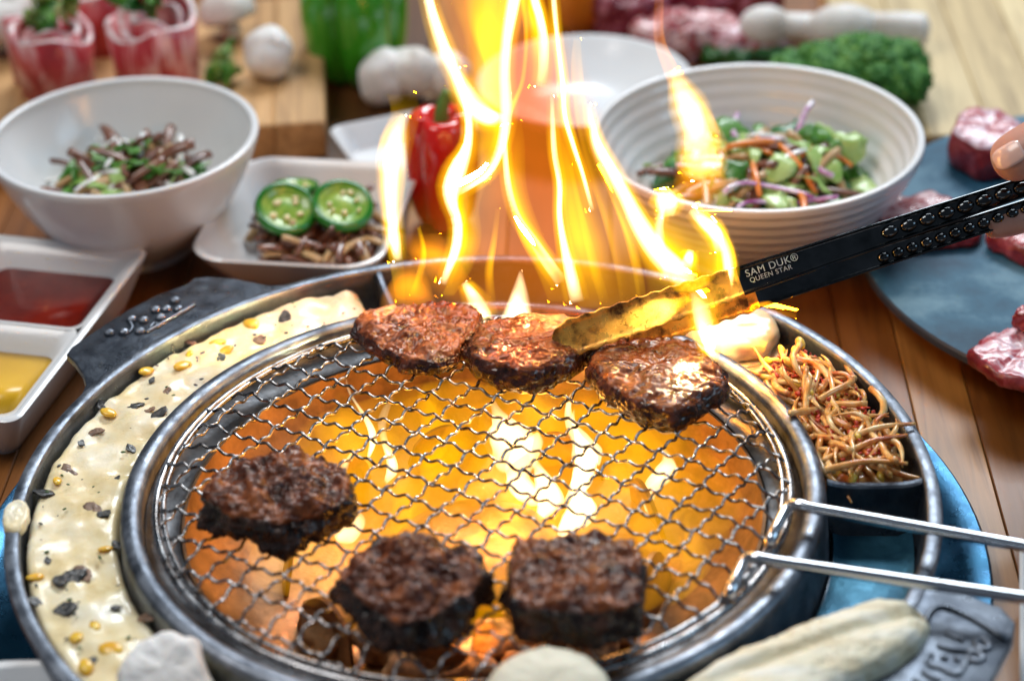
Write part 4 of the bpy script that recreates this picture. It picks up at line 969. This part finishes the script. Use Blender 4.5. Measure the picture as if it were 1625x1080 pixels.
r3 = PZ(150, 95, BZ); roll((r3.x, r3.y + 2.5, BZ), 2.2, 4.2, 'pale beef roll behind the gap of the two front rolls', 5)
r4 = PZ(235, 60, BZ); roll((r4.x + 0.3, r4.y + 3.2, BZ), 2.2, 4.0, 'dark red beef roll farthest back on the board', 7)
sprig((r1.x + 0.2, r1.y + 2.4, BZ + 1.0), 5.6, 5, 'pale green sprig standing in the left beef roll', 0.7, lp + lf)
sprig((r2.x - 0.3, r2.y + 2.0, BZ + 1.0), 6.6, 6, 'dark green sprig standing in the right beef roll', 0.7, lf + ld)
def mushroom(c, r, lab, tilt=(0, 0, 0), grp='button mushrooms', m='mush'):
    o = empty('button_mushroom', tuple(c), lab, 'mushroom', grp); R3 = Euler(tilt).to_matrix(); c = Vector(c)
    def T(vf): return [c + Vector((0, 0, r * 0.9)) + R3 @ Vector(v) for v in vf[0]], vf[1]
    mk('cap', *T(lathe(dense([(0, 0.95 * r), (0.5 * r, 0.86 * r), (0.88 * r, 0.5 * r), (1.0 * r, 0.08 * r), (0.92 * r, -0.16 * r), (0.7 * r, -0.12 * r), (0.35 * r, -0.05 * r), (0, 0)], 3), 36, f=lambda a, rr, z: (rr * (1 + 0.07 * math.sin(2 * a + c.x) + 0.04 * math.sin(5 * a + c.y)), z * (1 + 0.10 * math.sin(a + c.y))))), M[m], o)
    mk('stem', *T(lathe([(0, -0.88 * r), (0.3 * r, -0.86 * r), (0.36 * r, -0.6 * r), (0.3 * r, -0.05 * r), (0, -0.02 * r)], 20)), M[m], o)
    mk('gills', *T(lathe([(0.34 * r, -0.08 * r), (0.68 * r, -0.16 * r), (0.86 * r, -0.2 * r), (0.84 * r, -0.14 * r), (0.36 * r, -0.03 * r)], 30, closed=True)), M['gill'], o)
p = PZ(425, 128, BZ); mushroom((p.x, p.y + 0.8, BZ), 1.75, 'white button mushroom near the corner of the cutting board', (0.75, 0.35, 0.4))
p = PZ(362, 70, BZ); mushroom((p.x, p.y + 1.0, BZ), 1.9, 'white button mushroom behind the green leaf on the board', (-0.2, -0.2, 0))
p = PZ(14, 100, BZ); mushroom((p.x, p.y + 2.0, BZ), 2.2, 'white mushroom at the upper left border behind the left beef roll', (0.1, 0.1, 0))
p = PZ(-12, 150, ZT); mushroom((p.x, p.y + 1.0, BZ), 1.4, 'white mushroom at the left border in front of the left beef roll')
lo_ = empty('lettuce_leaf', tuple(PZ(352, 115, BZ)), 'green lettuce leaf beside the right beef roll', 'leaf')
for k in range(9):
    q = PZ(352 + random.uniform(-9, 12), 100 + random.uniform(-28, 20), BZ + 0.8); inst('leaf', random.choice(lf + lp), q, lo_, (1.2 + random.gauss(0, .3), random.gauss(0, .4), random.uniform(0, 6)), 0.8)
# sliced mushrooms on the table behind the small dish
p = PZ(608, 168, ZT); mushroom((p.x, p.y + 0.8, ZT), 1.9, 'halved mushroom with dark gills left of the flame', (1.2, 0, 0.7), 'mushrooms beside the green pepper')
p = PZ(655, 160, ZT); mushroom((p.x, p.y + 0.4, ZT), 1.95, 'pale upright mushroom just left of the flame', (0.3, 0.1, 0), 'mushrooms beside the green pepper')
p = PZ(715, 165, ZT); mushroom((p.x, p.y + 1.0, ZT), 1.7, 'pinkish mushroom partly behind the flame edge', (0.5, -0.5, 0), 'mushrooms beside the green pepper')

# ---- peppers
def pepper(c, R, H, m, lab, name, lobes=4, ph=0.0, sy=1.0):
    o = empty(name, tuple(c), lab, 'pepper')
    prof = dense([(0, 0.10 * H), (0.35 * R, 0.02 * H), (0.72 * R, 0.05 * H), (0.92 * R, 0.25 * H), (1.0 * R, 0.55 * H), (0.98 * R, 0.8 * H), (0.8 * R, 0.96 * H), (0.45 * R, 0.97 * H), (0.15 * R, 0.88 * H), (0, 0.86 * H)], 4)
    def f(a, r, z):
        k = abs(math.cos((a - ph) * lobes / 2)); d = 1 - 0.20 * (1 - k) ** 1.5 * 2.0 * min(1, r / R * 1.5)
        return (r * d, z)
    V, F = lathe(prof, 96, 0, 0, f=f)
    V = [Vector(c) + Vector((v[0], v[1] * sy, v[2])) for v in V]
    mk('flesh', V, F, M[m], o)
    mk('stem', *tube(crom([(c[0], c[1], c[2] + 0.85 * H), (c[0] + 0.1, c[1], c[2] + H * 1.02), (c[0] + 0.5, c[1] + 0.2, c[2] + H * 1.16)], 8), lambda u: 0.5 - 0.2 * u, 10), M['stem'], o)
p = PZ(562, 158, ZT); pepper((p.x + 0.2, p.y + 3.6, ZT), 3.7, 8.2, 'greenpep', 'shiny green bell pepper behind the cutting board corner', 'bell_pepper', 4, 0.35)
p = PZ(700, 385, ZT); pepper((p.x + 0.3, p.y + 2.2, ZT), 2.3, 7.6, 'redpep', 'glossy red pepper standing behind the left side of the flames', 'red_pepper', 3, 0.6)
p = PZ(915, 85, ZT); pepper((p.x, p.y + 5.0, ZT), 3.6, 6.0, 'orangepep', 'orange pepper behind the white plate and flames', 'bell_pepper', 4, 0.2)

# ---- back right: raw meats, mushrooms, broccoli, pale board added for the lit table top
pb = empty('lit_table_board', (42, 62, ZT), 'pale board added for the lit table top under the broccoli at the upper right', 'board')
bv, bf = rbox(-1.98, 1.98, -20, 24, 0, 0.9, 0.08); st = proto('stave', bv, bf, [M['pale']], sharp=30)
for i in range(9): inst('stave', st, (27.5 + i * 4.0, 62 - 0.02 * i, ZT), pb, (0, 0, -0.03))
bt = ZT + 0.9
def rawm(px, z, w_, d_, th, m, lab, seed, rz=0.0):
    c = PZ(*px, z); ft = [(c.x + w_ * math.cos(a) * random.uniform(0.85, 1.1), c.y + d_ * math.sin(a) * random.uniform(0.85, 1.1)) for a in [i * PI / 6 for i in range(12)]]
    tag(mk('raw_beef_piece', *slab(ft, z, th, amp=0.45, sc_=0.55, seed=seed, dome=0.5, fine=0.2, fs=1.2), M[m]), lab, 'meat', 'raw beef pile at the back')
rawm((1000, 60), ZT, 3.0, 2.4, 3.2, 'rawdark', 'dark red raw beef piece directly right of the orange pepper', 61)
rawm((1080, 85), ZT, 4.2, 2.2, 2.4, 'raw', 'bright raw beef piece behind the rim of the ribbed bowl', 62)
rawm((1120, 30), ZT, 4.4, 3.0, 3.8, 'rawdark', 'large purple raw beef piece at the top edge', 63)
rawm((1195, 90), ZT, 3.4, 1.8, 2.0, 'rawpink', 'pink raw beef strip next to the broccoli', 64)
rawm((1180, 10), ZT, 3.2, 2.6, 3.8, 'rawdark', 'purple raw beef piece left of the white mushrooms at the top', 65)
tag(mk('leaf_bed', *slab(foot([(1100, 100), (1150, 78), (1240, 82), (1260, 108), (1180, 118)], ZT), ZT, 1.3, amp=0.5, sc_=1.0, seed=66), M['leafdark']), 'dark green leaf between the raw beef and the broccoli', 'leaf')
for (x, y, a, b, lab) in ((1240, 25, 2.9, 1.5, 'left long white mushroom at the top right'), (1375, 32, 4.1, 1.7, 'right long white mushroom above the broccoli')):
    c = PZ(x, y + 48, bt); 
    o = empty('white_mushroom', (c.x, c.y, bt), lab, 'mushroom', 'long white mushrooms')
    mk('cap', *ball((c.x - a * 0.4, c.y, bt + b), (a * 0.62, b, b * 0.98), 28, 18, 0.06, 0.4, x), M['mush'], o)
    mk('stem', *tube(crom([(c.x - a * 0.2, c.y, bt + b), (c.x + a * 0.5, c.y - 0.3, bt + b * 0.9), (c.x + a, c.y - 0.6, bt + b * 0.8)], 14), lambda u: b * (0.62 + 0.22 * u - (0.5 * max(0, u - 0.85) / 0.15)), 16), M['mush'], o)
bc = PZ(1366, 222, ZT)
br = empty('broccoli', (bc.x, bc.y, bt), 'dark green broccoli head behind the ribbed bowl', 'broccoli')
mk('stalk', *tube(crom([(bc.x + 0.4, bc.y + 2.5, bt), (bc.x + 0.2, bc.y + 2.6, bt + 1.6), (bc.x, bc.y + 2.8, bt + 3.0)], 10), lambda u: 1.2 + 0.7 * u, 14), M['leafpale'], br)
clump = []
for k in range(5):
    V, F = ball((0, 0, 0), (1.25, 1.2, 0.95), 34, 22)
    V = [Vector(v) * (1 + 0.30 * (abs(noise.noise(Vector(v) * 3.2 + Vector((k * 5, 0, 0)))) * 2 - 0.5)) for v in V]
    clump.append(proto('floret', V, F, [M['broc']]))
for i in range(84):
    a = random.uniform(0, 2 * PI); t = math.sqrt(random.random()); x = 4.9 * t * math.cos(a); y = 3.4 * t * math.sin(a)
    z = 0.75 + 2.9 * math.sqrt(max(0, 1 - t * t * 0.9)) + random.uniform(-0.3, 0.3)
    inst('floret', random.choice(clump), (bc.x - 0.2 + x, bc.y + 3.0 + y, bt + z), br, (x and y * -0.12, x * 0.12, random.uniform(0, 6)), random.uniform(0.75, 1.05))

# =================================================================== FIRE
def solid_sheet(grid, half, name, m, parent):
    """closed flame body: grid[u][v] points, half[u][v] half-thickness along the depth"""
    nu, nv = len(grid) - 1, len(grid[0]) - 1
    V, F = [], []; fr, bk = {}, {}
    dep = Vector((0, 1, 0))
    for i in range(nu + 1):
        for j in range(nv + 1):
            e = i in (0, nu) or j in (0, nv)
            p = grid[i][j]
            if e: V.append(p); fr[i, j] = bk[i, j] = len(V) - 1
            else:
                V.append(p - dep * half[i][j]); fr[i, j] = len(V) - 1
                V.append(p + dep * half[i][j]); bk[i, j] = len(V) - 1
    for i in range(nu):
        for j in range(nv):
            F.append((fr[i, j], fr[i + 1, j], fr[i + 1, j + 1], fr[i, j + 1]))
            F.append((bk[i, j], bk[i, j + 1], bk[i + 1, j + 1], bk[i + 1, j]))
    # front faces must look away from the body (towards -y) so that rays enter and leave the volume properly
    acc = 0.0
    for q in F[0::2]:
        a, b, c, d = (Vector(V[k]) for k in q); acc += (c - a).cross(d - b).y
    if acc > 0: F = [tuple(reversed(q)) for q in F]
    return mk(name, V, F, m, parent, fixn=False)
def flame(L, R, thick, Y, m, prof='lens', ta=0.34, tb=0.34, wob=0.8, seed=0, name='flame_sheet', nu=36, nv=12):
    """L, R: left and right outline from the base upwards; Y: depth of the sheet in the place"""
    Lp, Rp = crom(L, nu), crom(R, nu); G, H = [], []
    for i in range(nu + 1):
        u = i / nu; row, hr = [], []
        for j in range(nv + 1):
            v = j / nv
            x = Lp[i][0] + (Rp[i][0] - Lp[i][0]) * v; y = Lp[i][1] + (Rp[i][1] - Lp[i][1]) * v
            yy = Y + wob * math.sin(u * 4.2 + seed) + 0.8 * wob * math.sin(v * 3.0 + u * 2 + seed * 1.7)
            row.append(PY(x, y, yy))
            if prof == 'lens': k = math.sin(PI * v) ** 1.4
            elif prof == 'left': k = math.sin(PI * v ** 0.5) ** 1.6 if 0 < v < 1 else 0
            elif prof == 'right': k = math.sin(PI * (1 - v) ** 0.5) ** 1.6 if 0 < v < 1 else 0
            else: k = (0.35 + 0.65 * abs(2 * v - 1) ** 1.5) * min(1, 5 * min(v, 1 - v))
            hr.append(thick / 2 * k * min(1, u / ta if ta else 1, (1 - u) / tb if tb else 1) ** 1.7 * (0.85 + 0.25 * math.sin(u * 9 + seed + v * 3)) + 0.009)
        G.append(row); H.append(hr)
    return solid_sheet(G, H, name, m, fire)
def ribbon(P, thick, Y, m, **kw):
    """P: (x, y, width) pixels along the ribbon from base to tip"""
    Q = crom([(a, b, w_ * 1.3 + 3) for a, b, w_ in P], 24); L, R = [], []
    for i, (x, y, w_) in enumerate(Q):
        a, b = Q[max(0, i - 1)], Q[min(24, i + 1)]; dx, dy = b[0] - a[0], b[1] - a[1]; l = math.hypot(dx, dy) or 1
        nx, ny = -dy / l, dx / l
        L.append((x - nx * w_ / 2, y - ny * w_ / 2)); R.append((x + nx * w_ / 2, y + ny * w_ / 2))
    if m is M['f_white'] and kw.pop('halo', True):
        L2, R2 = [], []
        for (l, r) in zip(L, R):
            dx, dy = r[0] - l[0], r[1] - l[1]; w_ = math.hypot(dx, dy) or 1; g = 5 + 0.22 * w_
            L2.append((l[0] - dx / w_ * g, l[1] - dy / w_ * g)); R2.append((r[0] + dx / w_ * g, r[1] + dy / w_ * g))
        flame(L2, R2, 0.24, Y + 0.3, M['f_yellow'], name='flame_fringe', nv=10, ta=0.12, tb=0.2, seed=kw.get('seed', 0), wob=kw.get('wob', 0.8))
    return flame(L, R, thick, Y, m, name=kw.pop('name', 'flame_core'), nv=kw.pop('nv', 8), **kw)
fire = empty('fire', (2, 11, -4.5), 'tall yellow and white flames leaping through the grate', 'fire')
O_, Y_, W_ = M['f_orange'], M['f_yellow'], M['f_white']
# orange body of the fire
flame([(590, 500), (598, 430), (625, 350), (690, 260), (700, 180), (690, 90), (672, 20), (665, -90), (700, -190)], [(1175, 520), (1172, 440), (1120, 340), (1010, 270), (960, 180), (930, 90), (905, 20), (890, -90), (840, -190)], 3.6, 13.0, M['f_env'], ta=0.08, tb=0.2, wob=0.6, seed=1, name='flame_body')
flame([(640, 505), (690, 430), (735, 330), (745, 220), (770, 130), (800, 40), (820, -80)], [(1100, 505), (1050, 430), (985, 330), (950, 220), (915, 130), (895, 40), (870, -80)], 2.6, 14.5, M['f_env'], ta=0.08, tb=0.25, wob=0.6, seed=2, name='flame_body')
# white-hot edges
ribbon([(702, 452, 7), (712, 425, 9), (724, 392, 12), (726, 355, 12), (717, 325, 14), (716, 300, 22), (727, 268, 22), (742, 232, 11), (744, 195, 9), (738, 158, 10), (724, 122, 14), (706, 82, 16), (690, 38, 14), (680, 0, 12), (670, -60, 12), (668, -130, 8)], 0.42, 12.0, W_, ta=0.1, tb=0.15, seed=3)
ribbon([(800, 190, 12), (775, 186, 22), (752, 168, 26), (734, 140, 22), (722, 110, 12)], 0.32, 12.1, W_, ta=0.2, tb=0.3, seed=4)
ribbon([(722, 300, 18), (748, 288, 14), (774, 270, 13), (792, 240, 11), (801, 205, 13), (803, 165, 15), (800, 115, 14), (804, 60, 14), (814, 5, 16), (826, -60, 14), (835, -130, 8)], 0.42, 11.6, W_, ta=0.1, tb=0.15, seed=5)
ribbon([(800, 190, 10), (815, 165, 7), (830, 125, 5), (835, 60, 5), (830, 0, 6), (828, -70, 6)], 0.22, 12.5, Y_, ta=0.1, tb=0.2, seed=6)
ribbon([(857, 140, 12), (862, 112, 12), (862, 65, 12), (856, 28, 10), (848, -2, 10), (838, -60, 8)], 0.36, 12.2, W_, ta=0.3, tb=0.2, seed=7)
ribbon([(940, 335, 4), (925, 278, 4), (908, 226, 5), (896, 182, 5), (893, 132, 5), (885, 62, 4), (879, 2, 5), (874, -70, 4)], 0.3, 12.4, W_, ta=0.1, tb=0.1, seed=8)
ribbon([(916, 480, 16), (905, 432, 14), (895, 388, 9), (888, 340, 6), (888, 290, 6), (880, 242, 6), (877, 195, 5), (876, 150, 3)], 0.3, 11.8, W_, ta=0.1, tb=0.2, seed=9)
ribbon([(892, 448, 14), (870, 418, 13), (846, 382, 10), (820, 342, 8), (806, 292, 7), (801, 230, 5), (803, 195, 4)], 0.34, 11.7, W_, ta=0.15, tb=0.2, seed=10)
ribbon([(1098, 452, 20), (1072, 428, 28), (1044, 400, 27), (1016, 358, 23), (994, 316, 17), (968, 268, 15), (948, 228, 11), (938, 192, 8), (934, 165, 4)], 0.42, 11.4, W_, ta=0.15, tb=0.4, seed=11)
ribbon([(632, 415, 10), (626, 378, 14), (622, 335, 14), (620, 290, 19), (622, 245, 21), (630, 208, 16), (640, 180, 6)], 0.34, 12.6, W_, ta=0.15, tb=0.35, seed=12)
ribbon([(1118, 285, 30), (1112, 250, 40), (1104, 205, 30), (1092, 168, 30), (1078, 135, 16), (1066, 112, 6)], 0.3, 10.6, W_, ta=0.4, tb=0.5, seed=13)
ribbon([(1060, 345, 14), (1058, 325, 26), (1056, 310, 22), (1054, 298, 8)], 0.26, 10.8, W_, ta=0.3, tb=0.4, seed=14)
ribbon([(1142, 400, 9), (1136, 372, 16), (1116, 350, 15), (1096, 332, 10)], 0.3, 10.2, W_, ta=0.3, tb=0.3, seed=15)
ribbon([(1128, 575, 6), (1126, 548, 14), (1118, 515, 22), (1110, 482, 20), (1104, 462, 12)], 0.32, 7.2, W_, ta=0.3, tb=0.3, seed=16)
flame([(792, 508), (804, 480), (814, 455), (824, 430)], [(846, 508), (842, 480), (836, 455), (828, 428)], 0.5, 13.2, W_, ta=0.06, tb=0.5, seed=17, name='flame_core', nu=16, wob=0.3)
ribbon([(770, 508, 20), (758, 484, 20), (745, 462, 12), (736, 448, 6)], 0.32, 13.2, W_, ta=0.12, tb=0.4, seed=18, wob=0.3)
ribbon([(1085, 430, 16), (1092, 412, 12), (1096, 396, 6)], 0.3, 10.8, W_, ta=0.3, tb=0.4, seed=19)
# yellow sheets
flame([(1120, 490), (1128, 440), (1128, 390), (1110, 345), (1098, 325)], [(1170, 490), (1172, 440), (1164, 390), (1138, 350), (1104, 322)], 0.34, 10.0, Y_, 'right', seed=40, ta=0.3)
ribbon([(1148, 478, 8), (1156, 440, 12), (1152, 400, 12), (1140, 368, 8), (1126, 345, 4)], 0.26, 10.1, W_, ta=0.3, tb=0.4, seed=41)
ribbon([(1060, 440, 6), (1050, 400, 10), (1046, 360, 10), (1050, 330, 8), (1052, 300, 4)], 0.26, 10.7, W_, ta=0.3, tb=0.4, seed=42)
ribbon([(960, 480, 10), (945, 430, 12), (930, 370, 8), (915, 310, 5), (905, 260, 3)], 0.2, 12.2, Y_, ta=0.3, tb=0.4, seed=43)
ribbon([(655, 470, 8), (668, 430, 8), (672, 395, 6), (664, 360, 3)], 0.2, 13.0, Y_, ta=0.3, tb=0.5, seed=44)
ribbon([(780, 480, 10), (776, 430, 10), (784, 380, 7), (790, 330, 4)], 0.16, 12.9, Y_, ta=0.3, tb=0.5, seed=45)
ribbon([(1018, 470, 10), (1010, 420, 12), (992, 360, 8), (968, 300, 5), (950, 260, 3)], 0.16, 12.4, Y_, ta=0.3, tb=0.4, seed=46)
flame([(745, 280), (742, 240), (748, 200), (742, 165), (742, 120), (735, 60), (715, 0), (700, -90)], [(790, 262), (800, 230), (802, 200), (800, 160), (800, 120), (803, 60), (812, 0), (820, -90)], 0.30, 12.6, Y_, 'right', seed=20, ta=0.15, tb=0.2)
flame([(790, 150), (770, 110), (748, 60), (738, 10), (730, -70)], [(802, 150), (802, 110), (802, 60), (812, 10), (822, -70)], 0.42, 12.9, Y_, 'lens', seed=34, ta=0.3, tb=0.2)
flame([(700, 470), (715, 430), (726, 380), (720, 330), (722, 300), (745, 290)], [(720, 470), (748, 430), (765, 380), (762, 330), (772, 296), (780, 280)], 0.20, 12.4, Y_, 'left', seed=21)
flame([(870, 480), (850, 430), (820, 370), (806, 300), (802, 230), (804, 190)], [(905, 480), (890, 430), (862, 370), (838, 300), (834, 230), (828, 190)], 0.24, 12.3, Y_, 'left', seed=22)
flame([(915, 490), (908, 430), (896, 360), (888, 290), (880, 220), (880, 160)], [(990, 490), (985, 430), (968, 360), (942, 290), (912, 220), (896, 160)], 0.26, 12.0, Y_, 'left', seed=23)
flame([(985, 490), (975, 430), (955, 350), (930, 270), (912, 190), (905, 110), (910, 60)], [(1020, 490), (1012, 430), (992, 350), (962, 270), (936, 190), (926, 110), (922, 60)], 0.20, 12.8, Y_, 'both', seed=24)
flame([(1030, 480), (1020, 430), (998, 370), (972, 310), (944, 250), (932, 190)], [(1110, 470), (1092, 425), (1050, 365), (1010, 310), (972, 250), (944, 190)], 0.24, 11.8, Y_, 'lens', seed=25)
flame([(838, 140), (836, 100), (832, 50), (826, 0), (822, -70)], [(864, 140), (866, 100), (865, 50), (858, 0), (848, -70)], 0.24, 12.3, Y_, 'lens', seed=26)
flame([(628, 480), (618, 420), (606, 340), (600, 270), (600, 225), (618, 180), (612, 150)], [(644, 480), (642, 420), (640, 340), (650, 270), (660, 220), (668, 180), (660, 145)], 0.13, 12.7, Y_, 'left', seed=27)
flame([(1078, 520), (1062, 450), (1048, 390), (1040, 345), (1046, 302)], [(1172, 500), (1168, 440), (1158, 390), (1142, 350), (1078, 308)], 0.34, 10.2, Y_, 'both', seed=28, ta=0.2)
flame([(1112, 590), (1100, 540), (1092, 490), (1088, 450)], [(1138, 590), (1142, 540), (1150, 490), (1164, 450)], 0.26, 7.0, Y_, 'lens', seed=29, tb=0.4)
flame([(1062, 312), (1068, 270), (1078, 220), (1070, 160), (1050, 110), (1036, 60), (1038, 0), (1040, -60)], [(1155, 300), (1158, 262), (1150, 210), (1110, 160), (1080, 110), (1056, 60), (1054, 0), (1052, -60)], 0.2, 10.9, O_, 'both', seed=30, tb=0.35)
flame([(1076, 275), (1082, 235), (1086, 190), (1072, 140), (1062, 115)], [(1150, 275), (1148, 232), (1140, 195), (1110, 150), (1082, 115)], 0.2, 10.8, Y_, 'both', seed=31, tb=0.35)
flame([(690, 470), (660, 430), (645, 400), (640, 370)], [(760, 500), (745, 440), (720, 400), (700, 370)], 0.3, 13.0, O_, 'lens', seed=32)
flame([(600, 505), (604, 470), (622, 440), (640, 410)], [(700, 500), (690, 470), (680, 440), (660, 410)], 0.26, 13.6, O_, 'lens', seed=33)
ribbon([(1265, 498, 10), (1225, 490, 14), (1190, 482, 20), (1165, 480, 16)], 0.12, 10.0, O_, seed=35)
flame([(1040, 335), (1062, 302), (1075, 262), (1084, 215)], [(1162, 335), (1158, 302), (1150, 262), (1138, 215)], 0.34, 10.7, O_, 'lens', seed=50, ta=0.3, tb=0.4)
# flames inside the bowl, under the grate
def tongue(x, y, r, z0, z1, m, seed):
    """a licking flame: flattened, twisted and swaying body"""
    n = 26; V, F = [], []; S = 14; rnd = random.Random(seed); az = rnd.uniform(0, PI); fl = rnd.uniform(0.25, 0.6)
    for i in range(n + 1):
        u = i / n; z = z0 + (z1 - z0) * u
        k = r * (math.sin(PI * min(1, 0.10 + 0.9 * u) ** 0.75) ** 0.9 + 0.03) * (1 + 0.3 * math.sin(u * 7 + seed))
        cx = x + 0.8 * u * math.sin(seed * 1.3) + 0.35 * math.sin(u * 6 + seed); cy = y + 0.8 * u * math.cos(seed * 2.1) + 0.3 * math.sin(u * 5 + seed * 1.9)
        a = az + 1.2 * u
        for q in range(S):
            t = 2 * PI * q / S; px, py = k * math.cos(t), k * fl * math.sin(t)
            g = 1 + 0.35 * noise.noise(Vector((math.cos(t) * 1.6, math.sin(t) * 1.6 + seed, z * 1.4)))
            V.append((cx + g * (px * math.cos(a) - py * math.sin(a)), cy + g * (px * math.sin(a) + py * math.cos(a)), z))
    for i in range(n):
        for q in range(S): F.append((i * S + q, i * S + (q + 1) % S, (i + 1) * S + (q + 1) % S, (i + 1) * S + q))
    F += [tuple(reversed(range(S))), tuple(n * S + q for q in range(S))]
    mk('flame_tongue', V, F, m, fire)
random.seed(21)
bedp = dense([(0, -5.0), (6.0, -4.9), (10.2, -4.3), (11.8, -3.0), (10.2, -1.8), (6.0, -1.0), (0, -0.7)], 4)
V, F = lathe(bedp, 72)
V = [Vector((v[0] * (1 + 0.12 * noise.noise(Vector(v) * 0.35)) + 0.6, v[1] * (1 + 0.12 * noise.noise(Vector(v) * 0.35 + Vector((9, 0, 0)))) * 0.86 + 2.2, v[2] + 0.9 * noise.noise(Vector((v[0], v[1], 0)) * 0.45) * (1 if v[2] > -3 else 0))) for v in V]
mk('flame_bed', V, F, M['f_glow'], fire)
for (x, y, r) in ((-8, 4, 1.7), (-6, 8, 1.8), (-3.5, 2, 1.8), (-2.5, 9.5, 1.8), (0.5, 5.5, 2.0), (3.5, 9.5, 2.0), (4.0, 1.0, 1.8), (7.5, 5.5, 2.0), (8.8, 0.5, 1.7), (6.5, 9.0, 1.8), (-9.0, 0.5, 1.3), (0.0, -1.0, 1.6), (9.4, -3.0, 1.3), (-5.5, 5, 1.8), (-1.5, 6.5, 1.8), (2.4, 2.6, 1.8), (7, 2.0, 1.6), (9.0, 7.0, 1.4)):
    tongue(x, y, r, -5.0, random.uniform(-1.2, -0.1), M['f_bed'], random.uniform(0, 50))
for (x, y, r) in ((2.2, 4.6, 0.95), (4.9, 4.4, 0.8), (4.4, 0.8, 0.9), (-6.5, 1.6, 0.6), (5.4, 6.8, 0.7), (1.6, 7.0, 0.9), (3.4, 2.4, 0.9), (8.6, 3.0, 0.5), (-4.6, 6.4, 0.5), (-5.2, 8.6, 0.4)):
    tongue(x, y, r, -4.6, random.uniform(-0.6, 0.1), M['f_bedwhite'], random.uniform(0, 50))
# the light the flames give
def point(name, loc, power, col, rad):
    l = bpy.data.lights.new(name, 'POINT'); l.energy = power; l.color = col; l.shadow_soft_size = rad * CM
    o = bpy.data.objects.new(name, l); C.objects.link(o); o.location = Vector(loc) * CM
point('flame_light', (1.0, 13.5, 13.0), 0.16, (1.0, 0.45, 0.12), 1.5)
point('flame_light', (8.5, 13.0, 9.5), 0.13, (1.0, 0.45, 0.12), 1.5)
point('flame_light', (-3.5, 14.5, 8.5), 0.06, (1.0, 0.45, 0.12), 1.2)
point('flame_light', (2.5, 6.0, -2.0), 0.10, (1.0, 0.34, 0.03), 0.8)
point('flame_light', (-6.0, 5.0, -2.2), 0.055, (1.0, 0.34, 0.03), 0.8)
point('flame_light', (5.0, -2.0, -2.0), 0.05, (1.0, 0.34, 0.03), 0.6)
point('flame_light', (-0.5, -7.4, -2.2), 0.045, (1.0, 0.36, 0.03), 0.5)
